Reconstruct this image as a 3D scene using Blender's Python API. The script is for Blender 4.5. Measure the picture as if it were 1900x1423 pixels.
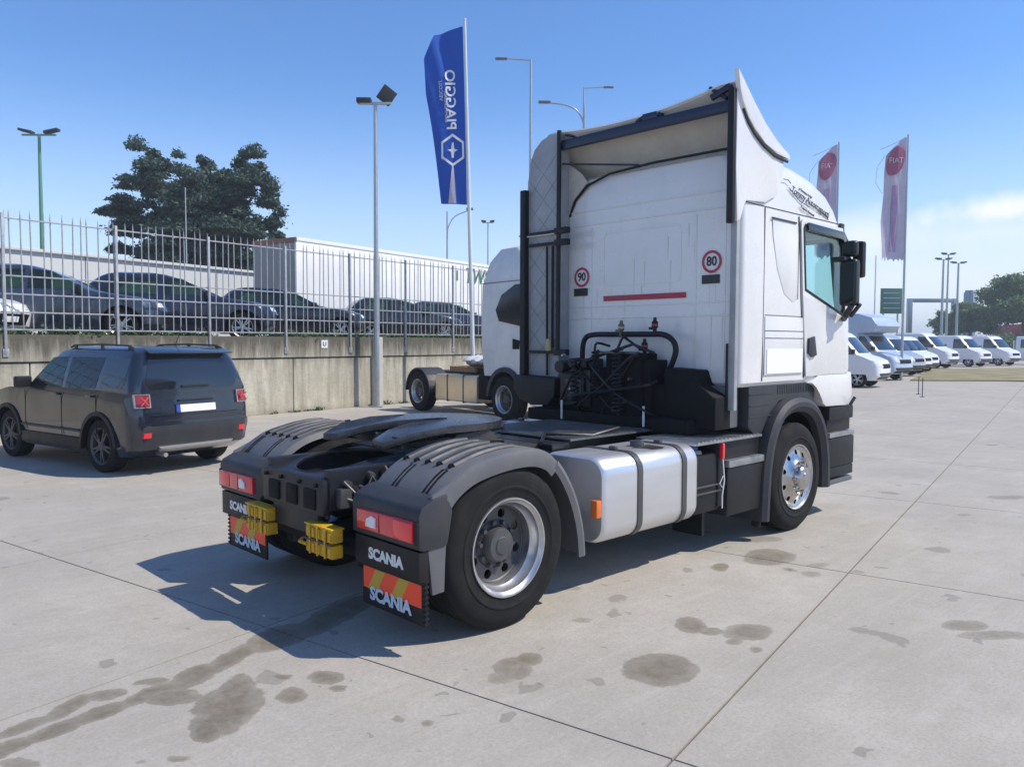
import bpy, bmesh, math, random
import numpy as np
from mathutils import Vector, Matrix
PI=math.pi; R=math.radians
random.seed(7)
for o in list(bpy.data.objects): bpy.data.objects.remove(o)
S=bpy.context.scene; COL=S.collection
# ------------------------------------------------------------ camera
cam=bpy.data.cameras.new('camera'); co=bpy.data.objects.new('camera',cam); COL.objects.link(co)
cam.sensor_width=36; cam.lens=1467.2/1900*36; cam.clip_start=.05; cam.clip_end=3000
def cam_matrix(loc,yaw,pitch,roll):
    fw=Vector((math.cos(yaw)*math.cos(pitch),math.sin(yaw)*math.cos(pitch),-math.sin(pitch)))
    rt=Vector((math.sin(yaw),-math.cos(yaw),0)); up=rt.cross(fw)
    r2=math.cos(roll)*rt+math.sin(roll)*up; u2=-math.sin(roll)*rt+math.cos(roll)*up
    m=Matrix((r2,u2,-fw)).transposed().to_4x4(); m.translation=Vector(loc); return m
co.matrix_world=cam_matrix((-3.296,-4.705,1.76),.8058,.0529,.0033)
S.camera=co
# ------------------------------------------------------------ sun and sky
SUN_EL,SUN_H=R(49.5),(.58,-.63)
sl=bpy.data.lights.new('sun','SUN'); sl.energy=4.15; sl.angle=R(.5); sl.color=(1,.935,.83)
so=bpy.data.objects.new('sun',sl); COL.objects.link(so)
sd=Vector((SUN_H[0],SUN_H[1],0)).normalized()*math.cos(SUN_EL)+Vector((0,0,math.sin(SUN_EL)))
so.rotation_euler=sd.to_track_quat('Z','Y').to_euler(); so.location=(20,-25,40)
w=bpy.data.worlds.new('World'); S.world=w; w.use_nodes=True
nt=w.node_tree; N=nt.nodes; Lk=nt.links
for n in list(N): N.remove(n)
out=N.new('ShaderNodeOutputWorld'); bg=N.new('ShaderNodeBackground'); bg.inputs[1].default_value=.108
sky=N.new('ShaderNodeTexSky'); sky.sky_type='NISHITA'; sky.sun_disc=False
sky.sun_elevation=SUN_EL; sky.sun_rotation=math.atan2(SUN_H[0],SUN_H[1]); sky.altitude=100
sky.air_density=1.0; sky.dust_density=.1; sky.ozone_density=1.6
tc=N.new('ShaderNodeTexCoord')
def wcloud(direction, a, b, scale, lo, hi):
    """soft cloud bank: noise masked by an ellipse round a sky direction"""
    d=Vector(direction).normalized(); side=Vector((d.y,-d.x,0)).normalized(); up=side.cross(d)
    m=[]
    for v,r in ((side,a),(up,b)):
        n=N.new('ShaderNodeVectorMath'); n.operation='DOT_PRODUCT'; Lk.new(tc.outputs['Generated'],n.inputs[0]); n.inputs[1].default_value=v/r; m.append(n)
    c=N.new('ShaderNodeCombineXYZ'); Lk.new(m[0].outputs['Value'],c.inputs[0]); Lk.new(m[1].outputs['Value'],c.inputs[1])
    l=N.new('ShaderNodeVectorMath'); l.operation='LENGTH'; Lk.new(c.outputs[0],l.inputs[0])
    f=N.new('ShaderNodeVectorMath'); f.operation='DOT_PRODUCT'; Lk.new(tc.outputs['Generated'],f.inputs[0]); f.inputs[1].default_value=d
    no=N.new('ShaderNodeTexNoise'); no.inputs['Scale'].default_value=scale; no.inputs['Detail'].default_value=6; no.inputs['Roughness'].default_value=.55
    Lk.new(tc.outputs['Generated'],no.inputs['Vector'])
    s=N.new('ShaderNodeMath'); s.operation='MULTIPLY_ADD'; Lk.new(no.outputs[0],s.inputs[0]); s.inputs[1].default_value=-1.9; Lk.new(l.outputs['Value'],s.inputs[2])
    r=N.new('ShaderNodeMapRange'); r.interpolation_type='SMOOTHSTEP'; Lk.new(s.outputs[0],r.inputs[0]); r.inputs[1].default_value=hi; r.inputs[2].default_value=lo; r.inputs[3].default_value=0; r.inputs[4].default_value=1
    g=N.new('ShaderNodeMath'); g.operation='GREATER_THAN'; Lk.new(f.outputs['Value'],g.inputs[0]); g.inputs[1].default_value=0
    q=N.new('ShaderNodeMath'); q.operation='MULTIPLY'; Lk.new(r.outputs[0],q.inputs[0]); Lk.new(g.outputs[0],q.inputs[1])
    return q.outputs[0]
def pix_dir(u,v):
    q=co.matrix_world.to_3x3()@Vector(((u-950)/1467.2,-(v-711.5)/1467.2,-1)); return q
skyhsv=N.new('ShaderNodeHueSaturation'); skyhsv.inputs['Saturation'].default_value=1.0
Lk.new(sky.outputs[0],skyhsv.inputs['Color'])
tint=N.new('ShaderNodeVectorMath'); tint.operation='MULTIPLY'; Lk.new(skyhsv.outputs[0],tint.inputs[0]); tint.inputs[1].default_value=(.74,1.06,1.46); cur=tint.outputs[0]
# pale haze band low on the horizon, all the way round
sz=N.new('ShaderNodeSeparateXYZ'); Lk.new(tc.outputs['Generated'],sz.inputs[0])
hz=N.new('ShaderNodeMapRange'); hz.interpolation_type='SMOOTHERSTEP'; Lk.new(sz.outputs[2],hz.inputs[0]); hz.inputs[1].default_value=.34; hz.inputs[2].default_value=-.03; hz.inputs[3].default_value=0; hz.inputs[4].default_value=.66
hm=N.new('ShaderNodeMixRGB'); Lk.new(hz.outputs[0],hm.inputs[0]); Lk.new(cur,hm.inputs[1]); hm.inputs[2].default_value=(6.9,8.0,9.0,1); cur=hm.outputs[0]
for d,a,b,sc,lo,hi,st in ((pix_dir(1870,388),.10,.026,12,-.85,-.05,.9),(pix_dir(1610,440),.07,.03,10,-.9,.3,.6),(pix_dir(1760,540),.26,.05,6,-1.0,.6,.6),(pix_dir(1840,430),.16,.03,9,-1.0,.3,.5),
                      ((1,-.35,.16),.3,.07,6,-.4,.3,.8),((-.2,1,.1),.35,.035,6,-.4,.6,.2),((-1,-.3,.3),.4,.1,5,-.4,.3,.8)):
    k=wcloud(d,a,b,sc,lo,hi)
    mu=N.new('ShaderNodeMath'); mu.operation='MULTIPLY'; Lk.new(k,mu.inputs[0]); mu.inputs[1].default_value=st
    mx=N.new('ShaderNodeMixRGB'); Lk.new(mu.outputs[0],mx.inputs[0]); Lk.new(cur,mx.inputs[1]); mx.inputs[2].default_value=(8.6,8.7,8.9,1); cur=mx.outputs[0]
Lk.new(cur,bg.inputs[0]); Lk.new(bg.outputs[0],out.inputs[0])
vs=S.view_settings; vs.view_transform='Standard'; vs.look='None'; vs.gamma=1; vs.use_curve_mapping=False; vs.exposure=.26

# ------------------------------------------------------------ materials
def nmath(nt,op,a,b=None,c=None):
    n=nt.nodes.new('ShaderNodeMath'); n.operation=op
    for i,x in enumerate((a,b,c)):
        if x is None: continue
        if isinstance(x,(int,float)): n.inputs[i].default_value=x
        else: nt.links.new(x,n.inputs[i])
    return n.outputs[0]
def mat(name,col,rough=.5,metal=0,var=.12,vscale=3,bump=0,bscale=60,coat=0,spec=.5,dirt=0,dirtcol=(.12,.10,.08),trans=0,emit=None,pos=False,stretch=None,rvar=.12):
    m=bpy.data.materials.new(name); m.use_nodes=True; t=m.node_tree; p=t.nodes['Principled BSDF']
    p.inputs['Roughness'].default_value=rough; p.inputs['Metallic'].default_value=metal
    p.inputs['Coat Weight'].default_value=coat; p.inputs['Coat Roughness'].default_value=.06; p.inputs['Specular IOR Level'].default_value=spec
    if emit: p.inputs['Emission Color'].default_value=(*emit[:3],1); p.inputs['Emission Strength'].default_value=emit[3]
    tcn=t.nodes.new('ShaderNodeTexCoord'); src=tcn.outputs['Object']
    if pos: src=t.nodes.new('ShaderNodeNewGeometry').outputs['Position']
    if stretch:
        mp=t.nodes.new('ShaderNodeMapping'); mp.inputs['Scale'].default_value=stretch; t.links.new(src,mp.inputs[0]); src=mp.outputs[0]
    no=t.nodes.new('ShaderNodeTexNoise'); no.inputs['Scale'].default_value=vscale; no.inputs['Detail'].default_value=6; no.inputs['Roughness'].default_value=.62
    t.links.new(src,no.inputs['Vector'])
    rmp=t.nodes.new('ShaderNodeMapRange'); t.links.new(no.outputs[0],rmp.inputs[0]); rmp.inputs[1].default_value=.28; rmp.inputs[2].default_value=.72
    rmp.inputs[3].default_value=1-var; rmp.inputs[4].default_value=1+var
    mx=t.nodes.new('ShaderNodeVectorMath'); mx.operation='SCALE'; mx.inputs[0].default_value=col[:3]; t.links.new(rmp.outputs[0],mx.inputs['Scale'])
    c=mx.outputs[0]
    if dirt:
        n2=t.nodes.new('ShaderNodeTexNoise'); n2.inputs['Scale'].default_value=vscale*.7; n2.inputs['Detail'].default_value=9; n2.inputs['Roughness'].default_value=.7
        t.links.new(src,n2.inputs['Vector'])
        r2=t.nodes.new('ShaderNodeMapRange'); t.links.new(n2.outputs[0],r2.inputs[0]); r2.inputs[1].default_value=.45; r2.inputs[2].default_value=.75; r2.inputs[4].default_value=dirt
        mm=t.nodes.new('ShaderNodeMixRGB'); t.links.new(r2.outputs[0],mm.inputs[0]); t.links.new(c,mm.inputs[1]); mm.inputs[2].default_value=(*dirtcol,1); c=mm.outputs[0]
    t.links.new(c,p.inputs['Base Color'])
    if rvar:
        rr=t.nodes.new('ShaderNodeMapRange'); t.links.new(no.outputs[0],rr.inputs[0]); rr.inputs[1].default_value=.3; rr.inputs[2].default_value=.7
        rr.inputs[3].default_value=max(.02,rough-rvar*rough*1.5); rr.inputs[4].default_value=min(1,rough+rvar*1.2*rough+.01); t.links.new(rr.outputs[0],p.inputs['Roughness'])
    if bump:
        b=t.nodes.new('ShaderNodeTexNoise'); b.inputs['Scale'].default_value=bscale; b.inputs['Detail'].default_value=5; t.links.new(src,b.inputs['Vector'])
        bn=t.nodes.new('ShaderNodeBump'); bn.inputs['Strength'].default_value=bump; bn.inputs['Distance'].default_value=.01; t.links.new(b.outputs[0],bn.inputs['Height']); t.links.new(bn.outputs[0],p.inputs['Normal'])
    return m
def glass(name,tint,alpha=.35,rough=.03):
    """thin tinted pane: see-through in part, glossy on top"""
    m=bpy.data.materials.new(name); m.use_nodes=True; t=m.node_tree; t.nodes.remove(t.nodes['Principled BSDF']); o=t.nodes['Material Output']
    tr=t.nodes.new('ShaderNodeBsdfTransparent'); tr.inputs[0].default_value=(*[x for x in tint],1)
    gl=t.nodes.new('ShaderNodeBsdfGlossy'); gl.inputs['Roughness'].default_value=rough; gl.inputs[0].default_value=(.9,.95,1,1)
    df=t.nodes.new('ShaderNodeBsdfDiffuse'); df.inputs[0].default_value=(tint[0]*.3,tint[1]*.3,tint[2]*.3,1)
    lw_=t.nodes.new('ShaderNodeLayerWeight'); lw_.inputs['Blend'].default_value=.5; frv=nmath(t,'MULTIPLY_ADD',nmath(t,'POWER',lw_.outputs['Facing'],4.5),.75,.045)
    m1=t.nodes.new('ShaderNodeMixShader'); m1.inputs[0].default_value=alpha; t.links.new(tr.outputs[0],m1.inputs[1]); t.links.new(df.outputs[0],m1.inputs[2])
    m2=t.nodes.new('ShaderNodeMixShader'); t.links.new(frv,m2.inputs[0]); t.links.new(m1.outputs[0],m2.inputs[1]); t.links.new(gl.outputs[0],m2.inputs[2])
    t.links.new(m2.outputs[0],o.inputs[0]); return m
M={}
M['white']=mat('white_paint',(.75,.735,.715),.28,var=.03,vscale=1.6,coat=.6,dirt=.30,dirtcol=(.50,.475,.43),bump=.02,bscale=4)
M['whitedirty']=mat('dirty_white_paint',(.70,.70,.69),.5,var=.05,vscale=2.2,dirt=.38,dirtcol=(.33,.31,.28))
M['liner']=mat('weathered_fibreglass',(.52,.49,.43),.7,var=.14,vscale=2.5,dirt=.4,dirtcol=(.22,.2,.17))
M['pad']=mat('grimy_grey_panel',(.36,.37,.38),.65,var=.14,vscale=3,dirt=.45,dirtcol=(.16,.155,.15))
M['plastic']=mat('grey_plastic',(.034,.036,.042),.52,spec=.35,var=.12,vscale=5,bump=.05,bscale=300,dirt=.45,dirtcol=(.085,.078,.068))
M['plasticlt']=mat('light_grey_plastic',(.115,.117,.125),.5,spec=.4,var=.10,vscale=4,bump=.04,bscale=260,dirt=.5,dirtcol=(.19,.178,.155))
M['black']=mat('black_plastic',(.010,.010,.012),.5,spec=.35,var=.25,vscale=6,dirt=.22,dirtcol=(.035,.032,.03))
M['frame']=mat('greasy_black_steel',(.011,.012,.016),.42,spec=.4,var=.3,vscale=7,dirt=.35,dirtcol=(.04,.035,.03),bump=.1,bscale=50)
M['deepblack']=mat('sooty_black',(.006,.006,.007),.75,spec=.25,var=.3,vscale=8)
M['rubber']=mat('tyre_rubber',(.011,.011,.012),.85,spec=.25,var=.25,vscale=9,dirt=.4,dirtcol=(.038,.034,.03),bump=.1,bscale=120)
M['steel']=mat('silver_wheel_steel',(.55,.55,.56),.34,metal=.85,var=.12,vscale=8,dirt=.35,dirtcol=(.2,.18,.16))
M['darksteel']=mat('dark_wheel_steel',(.10,.10,.105),.5,metal=.5,var=.25,vscale=10,dirt=.4,dirtcol=(.08,.07,.06))
M['chrome']=mat('dulled_chrome',(.50,.49,.48),.20,metal=1,var=.14,vscale=9,dirt=.35,dirtcol=(.22,.19,.16))
M['alu']=mat('brushed_tank_aluminium',(.68,.68,.69),.36,metal=.75,var=.05,vscale=3,bump=.03,bscale=40,stretch=(.4,3,3),dirt=.10,dirtcol=(.45,.44,.42))
M['tread']=mat('scuffed_tread_plate',(.42,.42,.42),.38,metal=.8,var=.22,vscale=9,bump=.5,bscale=90,dirt=.4,dirtcol=(.12,.11,.1))
M['strap']=mat('steel_strap',(.10,.10,.10),.4,metal=.5,var=.2)
M['fifth']=mat('greased_coupling_steel',(.045,.047,.055),.28,metal=.3,var=.45,vscale=6,dirt=.5,dirtcol=(.03,.025,.02),bump=.2,bscale=30)
M['red']=mat('red_lamp_glass',(.72,.015,.035),.14,var=.12,vscale=30,coat=.8)
M['redlt']=mat('bright_red_lamp_glass',(.86,.018,.03),.12,var=.08,coat=.8)
M['lampclear']=mat('clear_lamp_glass',(.75,.75,.75),.12,var=.1,vscale=40,coat=.6)
M['amber']=mat('amber_lamp_glass',(.75,.16,.02),.15,var=.1,coat=.7)
M['yellow']=mat('yellow_chock_plastic',(.66,.38,.012),.45,var=.12,vscale=9,dirt=.45,dirtcol=(.16,.1,.02))
M['letter']=mat('white_lettering',(.72,.73,.74),.5,var=.05)
M['letterblk']=mat('black_lettering',(.02,.02,.02),.4,var=.05)
M['signred']=mat('sign_red_film',(.42,.03,.06),.4,var=.06)
M['plate']=mat('blank_white_plate',(.86,.86,.86),.5,var=.01)
M['hose']=mat('black_hose',(.009,.009,.011),.5,var=.1)
M['redhose']=mat('red_hose',(.4,.03,.03),.4)
M['yelhose']=mat('pale_yellow_coupling',(.45,.42,.2),.5)
M['bluecap']=mat('blue_filler_cap',(.03,.08,.4),.35)
M['glass']=glass('truck_window_glass',(.86,.985,.975),.02)
M['darkglass']=mat('dark_window_glass',(.012,.015,.018),.05,var=.05,coat=.3,spec=.8)
M['sideglass']=glass('tinted_side_glass',(.42,.55,.45),.08)
M['privacy']=glass('dark_privacy_glass',(.12,.15,.13),.5)
M['cabin']=mat('pale_cab_interior',(.34,.38,.38),.85,var=.1)
M['jeep']=mat('slate_car_paint',(.016,.021,.034),.18,metal=.1,var=.05,coat=.9)
M['navy']=mat('navy_car_paint',(.018,.024,.050),.26,metal=.3,var=.06,coat=.9)
M['blackpaint']=mat('black_car_paint',(.012,.013,.016),.25,metal=.2,var=.06,coat=.9)
M['bluegrey']=mat('blue_grey_car_paint',(.05,.065,.095),.28,metal=.4,var=.06,coat=.9)
M['silverpaint']=mat('silver_skid_trim',(.45,.45,.45),.35,metal=.6,var=.06)
M['galv']=mat('galvanised_steel',(.42,.44,.45),.42,metal=.55,var=.14,vscale=8,pos=True)
M['rust']=mat('painted_fence_steel',(.37,.385,.40),.5,metal=.3,var=.2,vscale=10,dirt=.35,dirtcol=(.24,.14,.08),pos=True)
M['greenpole']=mat('green_pole_paint',(.10,.26,.17),.5,var=.1)
M['whitepole']=mat('white_pole_paint',(.62,.63,.64),.4,var=.06)
M['bark']=mat('brown_bark',(.09,.065,.045),.9,var=.3,vscale=4,bump=.6,bscale=10)
M['wood']=mat('pallet_wood',(.30,.17,.08),.8,var=.2,vscale=6)
M['grass']=mat('dry_verge_grass',(.27,.22,.11),.95,var=.35,vscale=.7,pos=True,dirt=.6,dirtcol=(.10,.13,.03))
M['verge']=mat('green_verge_grass',(.085,.12,.035),.95,var=.3,vscale=.3,pos=True)
M['asphalt']=mat('asphalt',(.16,.16,.155),.9,var=.12,vscale=.2,pos=True)
M['build']=mat('pale_building_panel',(.56,.56,.54),.7,var=.05,vscale=.4)
M['trailerw']=mat('trailer_white',(.80,.79,.77),.55,var=.05,vscale=.6,dirt=.3,dirtcol=(.5,.46,.4))
M['trailerback']=mat('trailer_rear_doors',(.28,.27,.26),.6,var=.12,vscale=1)
M['green']=mat('dark_green_print',(.05,.16,.10),.5)
M['flagblue']=mat('blue_flag_cloth',(.012,.085,.42),.8,var=.08,vscale=1.5)
M['flagwhite']=mat('washed_out_flag_cloth',(.52,.47,.56),.85,var=.14,vscale=1.6)
M['flagred']=mat('maroon_flag_print',(.33,.10,.17),.8,var=.1)
M['signgreen']=mat('road_sign_green',(.015,.15,.10),.5,var=.1,vscale=.8)
M['redtent']=mat('red_roof_sheet',(.30,.05,.04),.7)
M['bluebox']=mat('blue_grey_sheet',(.20,.27,.38),.6)
M['grime']=mat('oily_dirt',(.035,.03,.025),.5,var=.4,vscale=10)
M['vanwhite']=mat('van_white_paint',(.74,.75,.77),.35,var=.03,coat=.4)
M['vangrey']=mat('silver_grey_van_paint',(.42,.44,.47),.3,metal=.3,coat=.5)
M['vanblue']=mat('pale_blue_van_paint',(.42,.50,.62),.35,var=.05,coat=.4)
M['bag']=mat('white_plastic_sack',(.62,.63,.66),.5,var=.1)

def leafmat(name,a,b):
    m=bpy.data.materials.new(name); m.use_nodes=True; t=m.node_tree; p=t.nodes['Principled BSDF']; p.inputs['Roughness'].default_value=.7
    g=t.nodes.new('ShaderNodeNewGeometry'); no=t.nodes.new('ShaderNodeTexNoise'); no.inputs['Scale'].default_value=.9; no.inputs['Detail'].default_value=4
    t.links.new(g.outputs['Position'],no.inputs['Vector'])
    rr=nmath(t,'MULTIPLY_ADD',g.outputs['Random Per Island'],.5,no.outputs[0]); r2=t.nodes.new('ShaderNodeMapRange'); t.links.new(rr,r2.inputs[0]); r2.inputs[1].default_value=.45; r2.inputs[2].default_value=1.05
    mx=t.nodes.new('ShaderNodeMixRGB'); t.links.new(r2.outputs[0],mx.inputs[0]); mx.inputs[1].default_value=(*a,1); mx.inputs[2].default_value=(*b,1)
    t.links.new(mx.outputs[0],p.inputs['Base Color'])
    tr=t.nodes.new('ShaderNodeBsdfTranslucent'); t.links.new(mx.outputs[0],tr.inputs[0]); ms=t.nodes.new('ShaderNodeMixShader'); ms.inputs[0].default_value=.25
    t.links.new(p.outputs[0],ms.inputs[1]); t.links.new(tr.outputs[0],ms.inputs[2]); t.links.new(ms.outputs[0],t.nodes['Material Output'].inputs[0]); return m
M['cedar']=leafmat('cedar_needles',(.030,.062,.048),(.085,.135,.095))
M['leaf']=leafmat('green_leaves',(.08,.15,.06),(.20,.29,.12))
M['weed']=leafmat('weed_leaves',(.05,.09,.03),(.12,.17,.06))

# concrete yard: worn, blotchy, with wet and oily marks where they lie on the ground
STAINS=[] # filled below: (cx,cy, ax,ay, bx,by)
def concrete(name,base,stains=()):
    m=bpy.data.materials.new(name); m.use_nodes=True; t=m.node_tree; p=t.nodes['Principled BSDF']; nd=t.nodes; lk=t.links
    g=nd.new('ShaderNodeNewGeometry'); P=g.outputs['Position']
    def noise(sc,det=6,ro=.6,vec=P):
        n=nd.new('ShaderNodeTexNoise'); n.inputs['Scale'].default_value=sc; n.inputs['Detail'].default_value=det; n.inputs['Roughness'].default_value=ro; lk.new(vec,n.inputs['Vector']); return n
    def mr(x,a,b,c,d,sm=False):
        n=nd.new('ShaderNodeMapRange'); lk.new(x,n.inputs[0])
        if sm: n.interpolation_type='SMOOTHSTEP'
        for i,v in enumerate((a,b,c,d)): n.inputs[i+1].default_value=v
        return n.outputs[0]
    def mix(f,a,b):
        n=nd.new('ShaderNodeMixRGB')
        for i,x in enumerate((f,a,b)):
            if isinstance(x,(int,float)): n.inputs[i].default_value=x
            elif isinstance(x,tuple): n.inputs[i].default_value=(*x,1)
            else: lk.new(x,n.inputs[i])
        return n.outputs[0]
    c=mix(mr(noise(.6,9,.7).outputs[0],.34,.66,0,1),tuple(x*.80 for x in base),tuple(min(1,x*1.14) for x in base))
    c=mix(mr(noise(2.1,9,.75).outputs[0],.38,.66,0,.75),c,tuple(x*y for x,y in zip(base,(.84,.83,.80))))
    oi=nd.new('ShaderNodeObjectInfo'); c=mix(mr(oi.outputs['Random'],0,1,0,.12),c,tuple(x*.7 for x in base))
    f3=noise(55,3,.8); c=mix(mr(f3.outputs[0],.44,.66,0,.55),c,tuple(x*.62 for x in base))
    c=mix(mr(noise(17,6,.8).outputs[0],.50,.68,0,.42),c,tuple(x*y for x,y in zip(base,(.70,.67,.60))))
    c=mix(mr(noise(24,4,.8).outputs[0],.56,.70,0,.40),c,tuple(min(1,x*1.25) for x in base))
    c=mix(mr(noise(.9,9,.78).outputs[0],.52,.66,0,.30),c,tuple(x*y for x,y in zip(base,(.74,.72,.68))))
    sm_=nd.new('ShaderNodeMapping'); sm_.inputs['Rotation'].default_value=(0,0,-.2); sm_.inputs['Scale'].default_value=(.5,5,1); lk.new(P,sm_.inputs[0])
    c=mix(mr(noise(1.4,6,.7,sm_.outputs[0]).outputs[0],.5,.75,0,.28),c,tuple(min(1,x*1.22) for x in base))
    # pores and small drips
    mp=nd.new('ShaderNodeMapping'); mp.inputs['Scale'].default_value=(1,1.0,1); lk.new(P,mp.inputs[0])
    wob=noise(3.3,3); 
    wv=nd.new('ShaderNodeVectorMath'); wv.operation='MULTIPLY_ADD'; lk.new(wob.outputs['Color'],wv.inputs[0]); wv.inputs[1].default_value=(.35,.35,0); lk.new(mp.outputs[0],wv.inputs[2])
    for vs_,th,amt in ((1.7,.10,.5),(3.4,.09,.5),(7.5,.085,.45)):
        v=nd.new('ShaderNodeTexVoronoi'); v.inputs['Scale'].default_value=vs_; lk.new(wv.outputs[0],v.inputs['Vector'])
        rsz=nd.new('ShaderNodeSeparateColor'); lk.new(v.outputs['Color'],rsz.inputs[0])
        thr=nmath(t,'MULTIPLY',mr(rsz.outputs[0],.55,1,0,1),th*2.2)
        d=nmath(t,'SUBTRACT',thr,v.outputs['Distance']); c=mix(mr(d,0,.03,0,amt,True),c,(.17,.155,.13))
    rough=mr(noise(6,4).outputs[0],.3,.7,.72,.92)
    # distorted marks
    dist=noise(3.2,6,.68); dd=nd.new('ShaderNodeVectorMath'); dd.operation='SUBTRACT'; lk.new(dist.outputs['Color'],dd.inputs[0]); dd.inputs[1].default_value=(.5,.5,.5)
    ds=nd.new('ShaderNodeVectorMath'); ds.operation='SCALE'; lk.new(dd.outputs[0],ds.inputs[0]); ds.inputs['Scale'].default_value=.16
    PP=nd.new('ShaderNodeVectorMath'); PP.operation='ADD'; lk.new(P,PP.inputs[0]); lk.new(ds.outputs[0],PP.inputs[1])
    acc=None
    for (cx,cy,ax,ay,bx,by,st) in stains:
        det=ax*by-ay*bx; A=(by/det,-bx/det,0); Bv=(-ay/det,ax/det,0)
        s=nd.new('ShaderNodeVectorMath'); s.operation='SUBTRACT'; lk.new(PP.outputs[0],s.inputs[0]); s.inputs[1].default_value=(cx,cy,0)
        d1=nd.new('ShaderNodeVectorMath'); d1.operation='DOT_PRODUCT'; lk.new(s.outputs[0],d1.inputs[0]); d1.inputs[1].default_value=A
        d2=nd.new('ShaderNodeVectorMath'); d2.operation='DOT_PRODUCT'; lk.new(s.outputs[0],d2.inputs[0]); d2.inputs[1].default_value=Bv
        cc=nd.new('ShaderNodeCombineXYZ'); lk.new(d1.outputs['Value'],cc.inputs[0]); lk.new(d2.outputs['Value'],cc.inputs[1])
        l=nd.new('ShaderNodeVectorMath'); l.operation='LENGTH'; lk.new(cc.outputs[0],l.inputs[0])
        mk=nmath(t,'ADD',mr(l.outputs['Value'],1.10,.96,0,st*.72,True),mr(l.outputs['Value'],.95,.45,0,st*.25,True))
        acc=mk if acc is None else nmath(t,'MAXIMUM',acc,mk)
    if acc is not None:
        tex=mr(noise(9,8,.8).outputs[0],.32,.68,.55,1.08); acc=nmath(t,'MULTIPLY',acc,tex)
        c=mix(acc,c,(.145,.120,.078)); rough=nmath(t,'SUBTRACT',rough,nmath(t,'MULTIPLY',acc,.22))
    lk.new(c,p.inputs['Base Color']); lk.new(rough,p.inputs['Roughness'])
    b=nd.new('ShaderNodeBump'); b.inputs['Strength'].default_value=.4; b.inputs['Distance'].default_value=.004; lk.new(f3.outputs[0],b.inputs['Height']); lk.new(b.outputs[0],p.inputs['Normal'])
    return m
STAINS=[(-1.743, -1.092, 0.096, -0.091, -0.094, -0.215, 1.0), (-1.63, -1.019, 0.068, -0.063, -0.118, -0.256, 1.0), (-1.869, -1.205, 0.063, -0.059, -0.045, -0.11, 1.0), (0.178, -2.258, 0.144, -0.136, -0.169, -0.121, 1.0), (2.672, -1.536, 0.156, -0.146, -0.228, -0.123, 0.9), (0.878, -1.979, 0.069, -0.065, -0.121, -0.08, 0.95), (0.87, -2.123, 0.048, -0.046, -0.063, -0.04, 0.9), (1.015, -2.285, 0.115, -0.108, -0.122, -0.069, 0.9), (0.81, -2.306, 0.033, -0.031, -0.045, -0.027, 0.8), (0.795, -2.461, 0.03, -0.028, -0.036, -0.02, 0.7), (2.118, -1.422, 0.047, -0.044, -0.105, -0.065, 0.9), (-1.197, -1.109, 0.066, -0.062, -0.042, -0.071, 0.9), (-1.209, -1.266, 0.03, -0.028, -0.023, -0.038, 0.8), (-1.34, -0.946, 0.031, -0.029, -0.019, -0.037, 0.7), (-1.42, -1.159, 0.054, -0.052, -0.042, -0.078, 0.9), (-0.232, -1.672, 0.055, -0.051, -0.063, -0.064, 0.9), (-0.388, -1.704, 0.074, -0.07, -0.108, -0.112, 0.8), (-0.534, -1.754, 0.045, -0.042, -0.054, -0.058, 0.6), (-2.057, -1.381, 0.041, -0.039, -0.01, -0.026, 0.7), (2.11, -3.166, 0.111, -0.104, -0.105, -0.031, 0.75), (2.059, -3.343, 0.167, -0.157, -0.08, -0.021, 0.7), (6.997, -2.171, 0.174, -0.161, -0.144, -0.036, 0.6), (2.466, -2.005, 0.054, -0.051, -0.068, -0.032, 0.6), (2.75, -1.932, 0.063, -0.059, -0.074, -0.034, 0.5), (-1.098, -1.865, 0.025, -0.024, -0.025, -0.033, 0.8), (-1.176, -1.74, 0.022, -0.021, -0.018, -0.026, 0.7), (2.447, -1.85, 0.012, -0.012, -0.041, -0.02, 0.7), (3.164, -1.192, 0.142, -0.133, -0.107, -0.059, 0.6), (0.866, -0.989, 0.056, -0.052, -0.037, -0.033, 0.5), (0.441, -1.461, 0.044, -0.043, -0.029, -0.026, 0.5), (-2.545, -0.977, 0.065, -0.062, -0.01, -0.048, 0.8), (-2.588, -0.799, 0.154, 0.012, -0.006, -0.077, 0.95), (-2.362, -0.763, 0.134, 0.036, -0.008, -0.075, 0.95), (-2.151, -0.721, 0.134, 0.017, -0.012, -0.074, 0.95), (-1.924, -0.67, 0.158, 0.049, -0.015, -0.078, 0.95), (-1.685, -0.611, 0.147, 0.027, -0.031, -0.118, 0.95), (-1.419, -0.509, 0.198, 0.106, -0.025, -0.102, 0.95), (-1.1, -0.411, 0.207, 0.016, -0.065, -0.165, 0.95), (-0.649, -0.299, 0.387, 0.134, -0.076, -0.18, 0.95), (-2.454, -0.623, 0.134, 0.017, -0.006, -0.06, 0.85), (-2.253, -0.556, 0.124, 0.071, -0.006, -0.076, 0.85), (-2.081, -0.526, 0.093, -0.035, -0.016, -0.067, 0.85), (-1.85, -0.778, 0.104, -0.088, -0.036, -0.097, 0.95), (-1.881, -0.526, 0.074, -0.035, -0.014, -0.048, 0.8), (-1.69, -1.12, 0.186, 0.07, -0.031, -0.144, 0.95)]
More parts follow.
